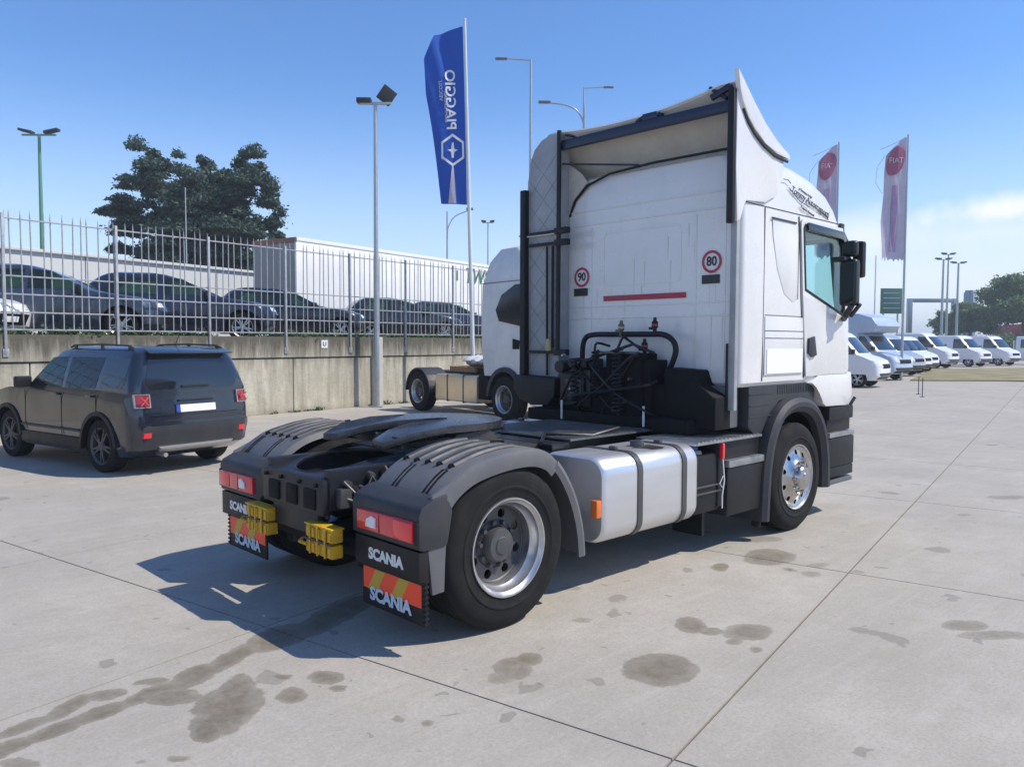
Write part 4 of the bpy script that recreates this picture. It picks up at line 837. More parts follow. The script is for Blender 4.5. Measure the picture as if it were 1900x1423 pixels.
# mirrors
for s in (-1,1):
    mr_=B().box(4.410,4.530,*sorted((s*1.27,s*1.44)),2.12,2.58,.045,seg=3).box(4.420,4.520,*sorted((s*1.28,s*1.43)),2.60,2.76,.045,seg=3).obj('mirror',M['mirrorblack'],T); mr_.location.x=.06
    B().prism(rrect(*sorted((s*1.285,s*1.425)),2.15,2.55,.03),'x',4.402,4.411).obj('mirror_glass',M['darkglass'],mr_); B().prism(rrect(*sorted((s*1.295,s*1.415)),2.63,2.73,.03),'x',4.412,4.421).obj('mirror_glass',M['darkglass'],mr_)
    B().box(4.330,4.490,*sorted((s*1.22,s*1.36)),2.56,2.60,.012).obj('mirror_arm',M['plastic'],mr_); B().tube([(4.43,s*1.40,2.13),(4.46,s*1.33,2.03),(4.62,s*1.24,2.0)],.03,8).obj('lower_arm',M['plastic'],mr_); B().tube([(4.48,s*1.46,2.14),(4.50,s*1.36,2.02)],.02,8).obj('brace',M['plastic'],mr_)
    B().box(4.540,4.630,*sorted((s*1.34,s*1.45)),2.40,2.76,.03).obj('kerb_mirror',M['black'],mr_)
# wheel chocks in their holders are separate things
def chock(y):
    t=thing('wheel_chock','yellow plastic wheel chock pair held under the truck tail, right of centre' if y<0 else 'yellow plastic wheel chock pair beside the left mudflap of the truck','wheel chock',(-.80,y,.44),0,'wheel chocks behind the truck')
    for z0 in (0,.095):
        c=B().box(-.02,.06,-.155,.0,z0,z0+.082,.012).box(-.02,.06,.008,.155,z0,z0+.082,.012)
        for k in range(5): c.box(-.03,-.015,-.15+k*.064,-.12+k*.064,z0+.01,z0+.07,.004)
        c.obj('chock',M['yellow'],t)
    for k in range(3): B().box(-.036,-.026,-.10+k*.09,-.085+k*.09,.0,.178,.003).obj('rib',M['yellow'],t)
    B().box(-.028,.065,-.16,.16,.176,.186,.003).tube([(-.03,.12,.05),(-.045,.19,.06),(-.02,.2,.07)],.012,6).obj('handle',M['yellow'],t)
    B().tube([(-.03,-.16,.09),(-.034,.16,.09)],.006,5).obj('retaining_wire',M['strap'],t)
chock(-.41); chock(.42)
# ------------------------------------------------------------ cars and vans
M['pinklens']=mat('pale_red_lens',(.5,.16,.15),.3)
def car_wheel(parent,x,y,sgn,r=.345,wd=.22,spokes=5,rm=None,n=40):
    t=B().lathe([(r*.66,.02),(r*.70,0),(r*.86,-.006),(r*.965,.006),(r,.03),(r,wd-.03),(r*.965,wd-.006),(r*.86,wd),(r*.66,wd-.02)],'y',n=n,closed=True).obj('wheel',M['rubber'],parent)
    t.location=(x,y,r); t.rotation_euler=(0,.4,0) if sgn<0 else (0,.2,PI)
    b=B().lathe([(r*.69,.0),(r*.71,.0),(r*.71,.012),(r*.66,.02),(r*.64,.1),(r*.62,.1),(r*.63,.02)],'y',n=n,closed=True)
    for k in range(spokes):
        for d in ((-.16,.16) if spokes==5 else (0,)):
            a=2*PI*k/spokes+d; m=Matrix.Rotation(a,4,'Y'); b.prism([(r*.10,-.018),(r*.66,-.012 if spokes==5 else -.03),(r*.66,.012 if spokes==5 else .03),(r*.10,.018)],'y',.008,.03,.003,mtx=m)
    b.lathe([(0,.0),(r*.17,.004),(r*.2,.03),(0,.04)],'y',n=16); b.obj('rim',rm or M['steel'],t)
    B().lathe([(0,.07),(r*.66,.075)],'y',n=24).obj('brake_disc',M['deepblack'],t)
    return t
def car(name,label,cat,loc,rz,BD,paint,wb,windows,wr=.335,screen=None,rear=None,arches=True,group=None,extras=None,light=True,wm=None,track=None,glassm=None,through=True,mirror=None,ww=.22):
    root=thing(name,label,cat,loc,rz,group)
    b=BD.obj('body',paint,root); W=BD.at(wr)[3]; trk=track or W
    cs=[]
    for x in (0,wb): 
        for s in (-1,1): cs.append((B().lathe([(0,0),(wr+.055,0),(wr+.055,.32),(0,.32)],'y',(x,s*(W+.05)-(.32 if s>0 else 0),wr+.01),32),M['deepblack']))
    if through:
        for wpoly in windows: cs.append((B().prism(inset(wpoly,.04),'y',-1.5,1.5),M['deepblack']))
    cut(b,cs); b.parent=root
    for x in (0,wb):
        for s in (-1,1): car_wheel(root,x,s*(trk-.005),s,wr,ww,rm=wm)
    for s in (-1,1):
        for wpoly in windows:
            zs=sorted(set(z for _,z in wpoly)); rows=[]
            def xs(z):
                r=[]; n=len(wpoly)
                for i in range(n):
                    (x0,z0),(x1,z1)=wpoly[i],wpoly[(i+1)%n]
                    if z0==z1:
                        if abs(z-z0)<1e-6: r+=[x0,x1]
                    elif min(z0,z1)-1e-6<=z<=max(z0,z1)+1e-6: r.append(x0+(x1-x0)*(z-z0)/(z1-z0))
                return min(r),max(r)
            rows=[(z,*xs(z)) for z in zs]
            BD.side(rows,s,.004,.006).obj('window',(glassm or M['sideglass']) if through else M['darkglass'],root)
    if screen: BD.end(screen,True).obj('windscreen',M['darkglass'],root)
    if rear: BD.end(rear,False).obj('rear_window',M['darkglass'],root)
    if mirror:
        for s in (-1,1): B().box(mirror[0]-.05,mirror[0]+.06,*sorted((s*(W-.02),s*(W+.20))),mirror[1]-.08,mirror[1]+.08,.03).obj('side_mirror',M['black'],root)
    return root,b
# grey SUV
SUV=Body([(.24,-.62,3.10,.84,.2,.3,.1,.03),(.34,-.80,3.30,.88,.18,.3,.1,.03),(.60,-.86,3.37,.905,.18,.3,.1,.04),(.85,-.84,3.37,.905,.18,.3,.1,.04),(.97,-.82,3.30,.90,.18,.3,.12,.04),(1.05,-.81,2.9,.885,.17,.3,.1,.04),(1.10,-.81,2.15,.880,.13,.2,.1,.04),
  (1.30,-.78,1.90,.820,.15,.2,.1,.05),(1.50,-.725,1.62,.750,.15,.2,.1,.05),(1.60,-.69,1.46,.705,.17,.2,.1,.06),(1.65,-.60,1.26,.64,.18,.2,.05,.05),(1.675,-.45,1.05,.58,.15,.15,0,0)])
J,Jb=car('suv','dark grey boxy SUV parked beside the wall, rear to the yard','car',(.85,6.79,0),R(101.7),SUV,M['jeep'],2.57,
  [[(.98,1.10),(1.90,1.10),(1.44,1.52),(1.02,1.53)],[(.10,1.12),(.88,1.10),(.92,1.53),(.06,1.53)]],wr=.355,screen=[(1.14,-.72,.72),(1.55,-.6,.6)],rear=[(1.12,-.62,.62),(1.19,-.68,.68),(1.51,-.60,.60)],wm=M['darksteel'],mirror=(1.9,1.16),glassm=M['sideglass'])
for o_ in J.children:
    if o_.name.startswith('window') and min(v.co.x for v in o_.data.vertices)<.5: o_.data.materials[0]=M['privacy']
for s in (-1,1):
    SUV.side([(1.14,-.52,.00),(1.20,-.58,.0),(1.52,-.56,-.0)],s,.004).obj('quarter_window',M['darkglass'],J)
    q=B()
    for x in (0,2.57):
        o=[(x+.455*math.cos(a),.365+.455*math.sin(a)) for a in [PI*k/16 for k in range(17)]]; i=[(x+.405*math.cos(a),.365+.405*math.sin(a)) for a in [PI*k/16 for k in range(17)]]
        B().prism(o+i[::-1],'y',*sorted((s*.925,s*.86)),.008).obj('arch_cladding',M['black'],J)
    B().box(.44,2.13,*sorted((s*.915,s*.86)),.28,.44,.02).obj('sill_cladding',M['black'],J)
    B().box(.46,2.1,*sorted((s*.925,s*.90)),.52,.55,.008).obj('door_moulding',M['plastic'],J)
    t=SUV.end([(.90,s*.66,s*.83),(1.06,s*.66,s*.83)],False,.022,.03,nn=6).obj('tail_lamp',mat('deep_red_lens',(.34,.012,.02),.15,coat=.6,var=.2,vscale=30),J)
    fr_=SUV.end([(.893,s*.650,s*.84),(.903,s*.650,s*.84)],False,.03,.03,nn=5); SUV.end([(1.057,s*.650,s*.84),(1.067,s*.650,s*.84)],False,.03,.03,fr_,5); SUV.end([(.903,s*.650,s*.662),(1.057,s*.650,s*.662)],False,.03,.03,fr_,2); SUV.end([(.903,s*.828,s*.84),(1.057,s*.828,s*.84)],False,.03,.03,fr_,2); fr_.obj('lamp_ring',M['silverpaint'],t)
    xx=-.905; B().prism([(s*.69,.925),(s*.70,.925),(s*.80,1.035),(s*.79,1.035)],'x',xx+.036,xx+.06).prism([(s*.79,.925),(s*.80,.925),(s*.70,1.035),(s*.69,1.035)],'x',xx+.036,xx+.058).obj('lamp_cross',M['pinklens'],t)
    SUV.end([(.50,s*.66,s*.76),(.57,s*.66,s*.76)],False,.03,.03,nn=3).obj('rear_reflector',M['redlt'],J)
    rr_=B().tube([(1.15,s*.64,1.66),(1.05,s*.64,1.69),(.3,s*.66,1.705),(-.35,s*.66,1.69),(-.48,s*.66,1.655)],.014,8).obj('roof_rail',M['plastic'],J)
    for x in (1.0,.3,-.38): B().box(x-.03,x+.03,s*.65-.012,s*.65+.012,1.63,1.70,.004).obj('rail_foot',M['plastic'],J)
    B().box(1.02,1.16,*sorted((s*.905,s*.93)),1.0,1.03,.008).obj('door_handle',M['jeep'],J); B().box(.12,.26,*sorted((s*.905,s*.93)),1.0,1.03,.008).obj('door_handle',M['jeep'],J)
    ln=B()
    for x in (.03,.94,1.99): ln.box(x,x+.007,*sorted((s*.903,s*.909)),.45,1.05)
    ln.obj('door_gap',M['deepblack'],J,0)
SUV.end([(.36,-.84,.84),(.46,-.87,.87),(.66,-.88,.88)],False,.025,.04).obj('rear_bumper',M['plastic'],J)
SUV.end([(.655,-.80,.80),(.70,-.80,.80)],False,.028,.03).obj('bumper_step',M['jeep'],J)
SUV.end([(.29,-.48,.48),(.38,-.56,.56)],False,.06,.05).obj('skid_plate',M['silverpaint'],J)
SUV.end([(.80,-.30,.31),(.92,-.30,.31)],False,.010,.01,nn=4).obj('plate_frame',M['black'],J)
SUV.end([(.812,-.29,.24),(.908,-.29,.24)],False,.016,.01,nn=4).obj('number_plate',M['plate'],J)
SUV.end([(.812,.243,.30),(.908,.243,.30)],False,.017,.01,nn=2).obj('plate_band',M['bluecap'],J)
SUV.end([(.955,-.26,.26),(.975,-.26,.26)],False,.022,.03,nn=3).obj('tailgate_trim',M['black'],J)
SUV.end([(1.14,-.20,.20),(1.165,-.20,.20)],False,.03,.03,nn=4).obj('wiper',M['black'],J)
B().prism([(-.66,1.60),(-.82,1.585),(-.82,1.60),(-.60,1.655)],'y',-.60,.60,.005).obj('roof_spoiler',M['jeep'],J)
B().tube([(-.2,-.1,1.66),(-.42,-.1,2.02)],.004,6).obj('aerial',M['black'],J); B().tube([(-.6,.45,.27),(-.83,.45,.26)],.03,10).obj('exhaust_pipe',M['steel'],J); B().box(-.5,2.9,-.7,.7,.2,.4).obj('underbody',M['deepblack'],J)
ln=SUV.end([(.775,-.66,.66),(.781,-.66,.66)],False,.006,.008); ln.obj('tailgate_gap',M['deepblack'],J)
# cars on the upper lot, behind the fence
HB=Body([(.20,-.62,3.1,.82,.2,.3,.1,.1),(.34,-.80,3.33,.87,.2,.35,.15,.1),(.60,-.85,3.40,.89,.2,.4,.18,.1),(.78,-.83,3.30,.89,.2,.4,.2,.1),(.87,-.80,3.05,.88,.2,.4,.2,.1),(.95,-.77,2.45,.865,.2,.3,.15,.1),(1.0,-.74,2.15,.85,.2,.25,.12,.1),
  (1.20,-.58,1.72,.77,.2,.25,.1,.1),(1.38,-.36,1.30,.68,.2,.25,.1,.1),(1.45,-.20,1.05,.62,.2,.2,.05,.05),(1.485,.05,.8,.5,.15,.15,0,0)])
HW=[[(.95,1.0),(1.95,1.0),(1.35,1.36),(.98,1.38)],[(-.30,1.04),(.86,1.0),(.90,1.38),(.05,1.38)]]
up_z=1.74
cars=[('A','blue_grey','blue-grey hatchback, leftmost dark car behind the fence',(1.55,14.6),-28,M['bluegrey'],1.08),
      ('B','navy','dark navy car behind the fence, in front of the cedar tree',(4.6,15.6),-26,M['navy'],1.12),
      ('C','black','black car behind the fence, below the rear doors of the white trailer',(8.3,16.9),-24,M['blackpaint'],1.04),
      ('D','black2','black hatchback with light showing through its windows, right of the grey lamp post',(13.0,17.8),-20,M['blackpaint'],1.0),
      ('E','navy2','dark car behind the fence next to the blue flag pole',(16.2,19.0),-20,M['navy'],1.02)]
for k,(i,c,lab,(x,y),rz,pm,sc) in enumerate(cars):
    rt_,_=car('parked_car',lab,'car',(0,0,0),0,HB,pm,2.58,HW,wr=.32,screen=[(1.0,-.70,.70),(1.36,-.55,.55)],rear=[(1.03,-.62,.62),(1.38,-.5,.5)],group='cars parked behind the fence',mirror=(1.85,1.0))
    for s in (-1,1):
        HB.end([(.68,s*.50,s*.80),(.80,s*.50,s*.80)],True,.012,.02,nn=4).obj('headlight',M['lampclear'],rt_); HB.end([(.74,s*.5,s*.80),(.86,s*.5,s*.80)],False,.012,.02,nn=4).obj('tail_light',M['red'],rt_)
    HB.end([(.36,-.42,.42),(.56,-.5,.5)],True,.01,.02).obj('grille',M['deepblack'],rt_)
    rt_.scale=(sc,sc,sc); cx=1.28*sc; a=R(rz); rt_.rotation_euler=(0,0,a); rt_.location=(x-cx*math.cos(a),y-cx*math.sin(a),up_z)
rt_,_=car('parked_car','white car behind the fence at the left edge, only its nose showing','car',(0,0,0),0,HB,M['vanwhite'],2.58,HW,wr=.32,screen=[(1.0,-.70,.70),(1.36,-.55,.55)],rear=[(1.03,-.62,.62),(1.38,-.5,.5)],group='cars parked behind the fence')
for s in (-1,1): HB.end([(.68,s*.45,s*.80),(.82,s*.52,s*.80)],True,.012,.02,nn=4).obj('headlight',M['lampclear'],rt_)
HB.end([(.36,-.45,.45),(.58,-.55,.55)],True,.01,.02).obj('grille',M['deepblack'],rt_); HB.end([(.42,-.2,.2),(.53,-.2,.2)],True,.02,.02).obj('number_plate',M['plate'],rt_)
a=R(-52); rt_.rotation_euler=(0,0,a); rt_.location=(.25-3.2*math.cos(a),13.35-3.2*math.sin(a),up_z-.05)
# vans
VB=Body([(.30,-1.0,4.2,.92,.1,.25,.08,0),(.48,-1.1,4.42,.98,.1,.3,.1,0),(.90,-1.1,4.42,1.0,.1,.3,.12,0),(1.12,-1.1,4.30,1.0,.1,.3,.14,0),(1.26,-1.1,3.95,.99,.1,.25,.12,0),(1.36,-1.1,3.62,.98,.1,.2,.1,0),
         (1.75,-1.1,3.28,.96,.1,.2,.1,0),(2.10,-1.1,2.98,.92,.1,.2,.1,0),(2.25,-1.09,2.78,.88,.12,.2,.08,0),(2.33,-1.0,2.5,.78,.12,.15,0,0)])
CB=Body([(l[0],1.95,*l[2:]) for l in VB.L]); SB=Body([(l[0],.9,*l[2:]) for l in VB.L])
VW=[[(2.35,1.36),(3.40,1.36),(3.22,1.62),(2.86,2.06),(2.38,2.08)]]
HDG=-97
def van(label,front,h=1.0,kind='van',pm=None,name='parked_van',rz=HDG,group='white vans parked in a row on the right'):
    bd={'van':VB,'short':SB}.get(kind,CB)
    rt_,_=car(name,label,'van' if name!='motorhome' else 'motorhome',(0,0,0),0,bd,pm or M['vanwhite'],3.5,VW,wr=.34,screen=[(1.42,-.80,.80),(2.08,-.74,.74)],group=group,mirror=(3.35,1.5),through=False,ww=.22)
    for s in (-1,1): VB.end([(.86,s*.56,s*.90),(1.12,s*.62,s*.90)],True,.012,.02,nn=4).obj('headlight',M['lampclear'],rt_)
    VB.end([(.80,-.5,.5),(.98,-.5,.5)],True,.012,.02).obj('grille',M['deepblack'],rt_); VB.end([(.34,-.85,.85),(.60,-.88,.88)],True,.02,.03).obj('bumper',M['plastic'],rt_)
    if kind=='bed':
        bd_=B().box(-1.2,1.85,-1.02,1.02,.85,.95,.01).box(-1.1,4.0,-.4,.4,.5,.85,.01).obj('flatbed',M['plastic'],rt_)
        for s in (-1,1): B().box(-1.2,1.85,*sorted((s*1.0,s*1.03)),.95,1.30,.008).obj('side_board',M['vanwhite'],rt_)
        B().box(1.80,1.86,-1.0,1.0,.95,2.0,.01).obj('headboard',M['vanwhite'],rt_)
    if kind=='camper' :
        B().box(-1.3,2.6,-1.12,1.12,.6,2.95,.10).obj('living_box',pm or M['vanblue'],rt_)
        B().prism([(1.8,2.15),(3.35,2.25),(3.55,2.55),(3.3,2.95),(2.6,3.15),(1.8,3.15)],'y',-1.10,1.10,.10).obj('overcab',pm or M['vanblue'],rt_)
    a=R(rz); rt_.rotation_euler=(0,0,a); rt_.scale=(h,h,h); rt_.location=(front[0]-4.42*h*math.cos(a),front[1]-4.42*h*math.sin(a),0); return rt_
van('white flatbed van nearest to the truck cab, nose pointing right',(28.9,7.5),.95,'bed',name='parked_van',rz=-84)
van('pale motorhome with a bulging roof over its cab',(35.6,9.2),1.0,'camper',pm=M['vanblue'],name='motorhome',group=None)
van('silver grey van just right of the motorhome',(41.5,10.6),.94,'short',pm=M['vangrey'])
van('white flatbed van between the flag pole and the lamp masts',(48.3,12.1),.92,'bed')
van('white van standing in front of the three thin lamp masts',(57.0,13.6),1.06,'short',rz=-94)
van('white van below the rounded green trees, second from the right edge',(68.0,12.6),1.0,'short',rz=-103)
van('white van cut by the right edge of the picture',(73.3,11.3),1.0,'bed',rz=-103)
van('white van with a short body, between the thin lamp masts and the last two vans',(62.8,13.2),1.0,'short',rz=-101)
van('white van tucked behind the ragged lilac flag pole',(45.0,11.4),.92,'short')
# ------------------------------------------------------------ second truck
T2=thing('parked_truck','white tractor unit parked by the concrete wall, partly hidden behind the large truck','truck',(10.08,11.23,0),math.atan2(-3.69,-.47))
C2=Body([(1.0,2.85,5.0,1.2,.08,.3,.08,0),(1.6,2.80,5.05,1.23,.08,.3,.08,0),(2.2,2.80,5.0,1.24,.08,.25,.08,0),(3.0,2.82,4.75,1.23,.08,.25,.08,0),(3.5,2.95,4.5,1.15,.15,.3,.1,0),(3.78,3.12,4.1,1.0,.2,.3,.1,0),(3.86,3.3,3.9,.8,.2,.2,0,0)])
c2=C2.obj('cab',M['whitedirty'],T2)
cut(c2,[(B().lathe([(0,0),(.60,0),(.60,.5),(0,.5)],'y',(3.72,-1.3,.60),32),M['deepblack']),(B().lathe([(0,0),(.60,0),(.60,.5),(0,.5)],'y',(3.72,.8,.60),32),M['deepblack'])]); c2.parent=T2
for s in (-1,1):
    B().prism([(3.40,2.44),(3.52,2.20),(4.70,2.02),(4.70,2.80),(4.60,2.96),(4.1,2.96),(3.62,2.76)],'y',*sorted((s*1.238,s*1.252)),.004).obj('side_window',mat('soot_dark_window',(.012,.014,.02),.25,spec=.4),c2)
    B().prism([(4.02,1.82),(4.26,1.78),(4.24,1.60),(4.02,1.60)],'y',*sorted((s*1.235,s*1.252)),.004).obj('air_vent',M['deepblack'],c2)
    B().box(3.05,3.42,*sorted((s*1.228,s*1.236)),1.55,2.05,.003).obj('locker_hatch',M['whitedirty'],c2)
    B().box(2.84,4.7,*sorted((s*1.215,s*1.243)),3.035,3.045).obj('panel_gap',M['plastic'],c2)
    for x,kd in ((0,'rear'),(3.72,'rear')): wheel(T2,x,s*1.25,s,kd)
    B().box(4.55,5.05,*sorted((s*1.22,s*.9)),.42,1.15,.06).obj('bumper_corner',M['white'],T2); B().box(4.7,4.95,*sorted((s*1.225,s*1.20)),.55,.68,.01).obj('fog_lamp',M['plastic'],T2)
    ar=[(3.72+.66*math.cos(PI*k/12),.55+.66*math.sin(PI*k/12)) for k in range(13)]; ai=[(3.72+.57*math.cos(PI*k/12),.55+.57*math.sin(PI*k/12)) for k in range(13)]
    B().prism(ar+ai[::-1],'y',*sorted((s*1.265,s*.95)),.01).obj('front_mudguard',M['plastic'],T2)
    ar=[(.62*math.cos(PI*k/12),.5+.60*math.sin(PI*k/12)) for k in range(13)]; ai=[(.59*math.cos(PI*k/12),.5+.57*math.sin(PI*k/12)) for k in range(13)]
    B().prism(ar+ai[::-1],'y',*sorted((s*1.265,s*.65)),.006).obj('rear_mudguard',M['plastic'],T2)
    tk=B().box(.80,2.62,*sorted((s*1.22,s*.62)),.34,.97,.05).obj('fuel_tank',M.setdefault('cream',None) or mat('tank_ground_reflection',(.80,.68,.50),.32,metal=.7,var=.08,dirt=.25),T2)  # cream tint paints in the sunlit ground reflected by the metal tank
    for x in (1.35,2.05): B().box(x,x+.03,*sorted((s*1.232,s*.7)),.33,.98,.004).obj('strap',M['strap'],tk)
    B().box(2.66,3.05,*sorted((s*1.2,s*.6)),.45,1.0,.03).obj('battery_box',M['deepblack'],T2)
    B().box(-.8,4.6,*sorted((s*.34,s*.42)),.72,.97).obj('chassis_rail',M['frame'],T2)
B().box(-.7,2.8,-.45,.45,.9,1.0,.01).obj('deck',M['frame'],T2); B().box(4.9,5.1,-1.0,1.0,.4,1.3,.05).obj('front_bumper',M['white'],T2); C2.end([(2.05,-1.0,1.0),(2.95,-1.0,1.0)]).obj('windscreen',M['darkglass'],c2)
def loc2(x,y,z): return T2.matrix_basis@Vector((x,y,z))
bpy.context.view_layer.update()
pl=thing('pallet','small brown wooden pallet lying on the chassis of the truck by the wall','pallet',loc2(1.35,-.35,1.02),T2.rotation_euler.z)
for k in range(6): B().box(-.55+k*.19,-.42+k*.19,-.45,.45,.11,.13,.003).obj('board',M['wood'],pl)
for y in (-.4,0,.4): B().box(-.55,.55,y-.04,y+.04,0,.11,.004).obj('bearer',M['wood'],pl)
sk=foliage  # (reused below for trees)
sb=B(); rgs=random.Random(5)
for k in range(3):
    rg_=[]
    for j in range(7):
        t=j/6; rr=.30*math.sin(PI*(.12+.8*t)); rg_.append([( -.3+.32*k+rr*math.cos(2*PI*i/10)*(1+.25*rgs.uniform(-1,1)),rr*1.1*math.sin(2*PI*i/10)*(1+.2*rgs.uniform(-1,1)),.26*t+.02*rgs.uniform(-1,1)) for i in range(10)])
    sb.loft(rg_)
sb=sb.obj('plastic_sheet',M['bag'],None,60); sb.location=loc2(1.55,-.3,1.16); sb.rotation_euler=(0,0,T2.rotation_euler.z); tag(sb,'crumpled white plastic sheeting lying on the wooden pallet','sheet')
# ------------------------------------------------------------ trailer, hall
TR=thing('box_trailer','long white box trailer parked behind the dark cars on the upper lot','trailer',(12.19,23.62,up_z),R(13.5))
tb=B().box(0,13.4,0,2.55,1.15,4.05,.03).obj('box',M['trailerw'],TR)
for y in (.03,1.29): B().box(-.03,.0,y,y+1.23,1.2,3.85,.01).obj('rear_door',M['trailerback'],tb)
B().box(-.02,13.4,-.03,.0,3.93,4.07,.006).obj('top_rail',M['trailerw'],tb); B().box(-.04,.02,-.03,2.58,3.86,4.07,.01).obj('rear_frame',mat('rust_red_frame',(.28,.12,.08),.7),tb); B().box(-.04,.03,-.03,.06,1.15,4.05,.01).obj('corner_post',M['trailerw'],tb)
B().box(0,13.4,-.012,.0,1.15,1.35).obj('side_rail',M['plastic'],tb)
for k in range(1,11): B().box(k*1.22,k*1.22+.03,-.008,.0,1.35,3.93).obj('side_rib',M['trailerw'],tb)
text('TWS',1.05,M['green'],tb,frame((12.2,-.02,3.35),(1,0,0),(0,0,1)),shear=.25,offset=.02); text('I',.7,M['green'],tb,frame((10.5,-.02,3.3),(1,0,0),(0,0,1)),offset=.01)
for x in (1.2,2.5,3.8):
    for y in (.02,2.25): w_=B().lathe([(0,0),(.5,0),(.5,.28),(0,.28)],'y',n=24).obj('wheel',M['rubber'],TR); w_.location=(x,y,.5)
for y in (.3,2.2): B().box(10.2,10.35,y-.06,y+.06,0,1.15).obj('leg',M['frame'],TR)
H=thing('low_hall','long low pale grey building behind the upper lot at the left','building',(2.92,27.04,up_z),R(16.3))
B().box(-26,11.5,0,9,0,3.13,0).obj('wall',M['build'],H); B().box(-26.2,11.7,-.12,9.2,3.13,3.24,.01).obj('roof_edge',M['build'],H)
for k in range(12): B().box(-24+k*3,-23.97+k*3,-.012,0,0,3.13).obj('panel_joint',M['plasticlt'],H)
# ------------------------------------------------------------ masts
def mast(label,p,z0,z1,r,m,kind,grp='lamp masts',dirn=(1,0),arm=1.5,name='lamp_mast'):
    t=thing(name,label,'lamp post',(p[0],p[1],z0),math.atan2(dirn[1],dirn[0]),grp); h=z1-z0
    B().tube([(0,0,0),(0,0,h)],r,10,rs=[r*1.25,r*.7]).obj('pole',m,t); B().box(-r*2.5,r*2.5,-r*2.5,r*2.5,0,.03).obj('base_plate',m,t)
    if kind=='flood':
        B().box(-.42,.42,-.04,.04,h-.06,h,.005).obj('crossbar',m,t)
        mt=Matrix.Translation((.30,0,h+.18))@Matrix.Rotation(R(35),4,'Y')@Matrix.Rotation(R(20),4,'Z'); B().box(-.20,.20,-.06,.06,-.20,.20,.02,mtx=mt).obj('floodlight',M['plastic'],t)
        B().box(-.48,-.10,-.12,.12,h-.02,h+.10,.02).obj('floodlight',M['plastic'],t)
    if kind=='arm':
        B().tube([(0,0,h-.05),(arm*.75,0,h+.05)],r*.5,8).obj('arm',m,t); B().box(arm*.7,arm*1.05,-.12,.12,h-.02,h+.08,.03).obj('lamp_head',M['plasticlt'],t)
    if kind=='curve':
        B().tube(smooth([(0,0,h-1.4),(.1,0,h-.9),(.5,0,h-.3),(1.2,0,h),(arm*.8,0,h+.12)]),r*.55,8).obj('arm',m,t); B().box(arm*.75,arm*1.02,-.14,.14,h+.08,h+.22,.05).obj('lamp_head',M['plasticlt'],t)
    if kind in('tee','double'):
        w_=arm; B().box(-w_,w_,-.05,.05,h-.06,h+.02,.01).obj('crossbar',m,t)
        for s in (-1,1): B().prism([(s*w_*.35,h+.02),(s*w_*1.15,h+(.18 if kind=='double' else .06)),(s*w_*1.15,h+(.30 if kind=='double' else .20)),(s*w_*.35,h+.16)],'y',-.18,.18,.02).obj('lamp_head',M['plastic'],t)
    return t
RT=(.72,-.69); LT=(-.72,.69)
def leanm(t,u): t.rotation_euler=(0,0,t.rotation_euler.z)
mast('grey mast with two square floodlights standing against the concrete wall',(8.70,13.00),0,8.0,.065,M['galv'],'flood',dirn=RT)
mast('green mast with two wide lamp heads at the far left',(7.40,40.6),up_z,12.0,.10,M['greenpole'],'double',dirn=RT,arm=.85)
mast('tall mast with one arm to the left, beside the blue flag',(28.67,27.15),up_z,17.5,.09,M['galv'],'arm',dirn=LT,arm=1.9)
mast('tallest distant mast with one arm to the right above the truck roof',(42.19,35.02),0,20.7,.09,M['galv'],'arm',dirn=RT,arm=2.1)
mast('street lamp with a curved arm to the left above the truck roof',(33.12,27.05),0,15.9,.09,M['galv'],'curve',dirn=LT,arm=2.7)
mast('street lamp with a bent arm seen just below the blue flag',(28.46,34.3),up_z,9.9,.06,M['galv'],'curve',dirn=RT,arm=1.6)
mast('thin mast with a flat double head right of the blue flag pole',(43.75,47.42),0,12.2,.07,M['galv'],'tee',dirn=RT,arm=.5)
mast('thin bare pole standing in front of the cedar tree',(12.6,35.5),up_z,9.4,.035,M['galv'],'none',dirn=RT)
mast('left one of three thin masts on the right',(94.45,26.55),0,11.2,.14,M['galv'],'tee',dirn=RT,arm=.8)
mast('middle one of three thin masts on the right',(97.03,26.86),0,12.0,.12,M['galv'],'tee',dirn=RT,arm=.7)
mast('right one of three thin masts on the right',(101.2,27.04),0,11.3,.14,M['galv'],'tee',dirn=RT,arm=.8)
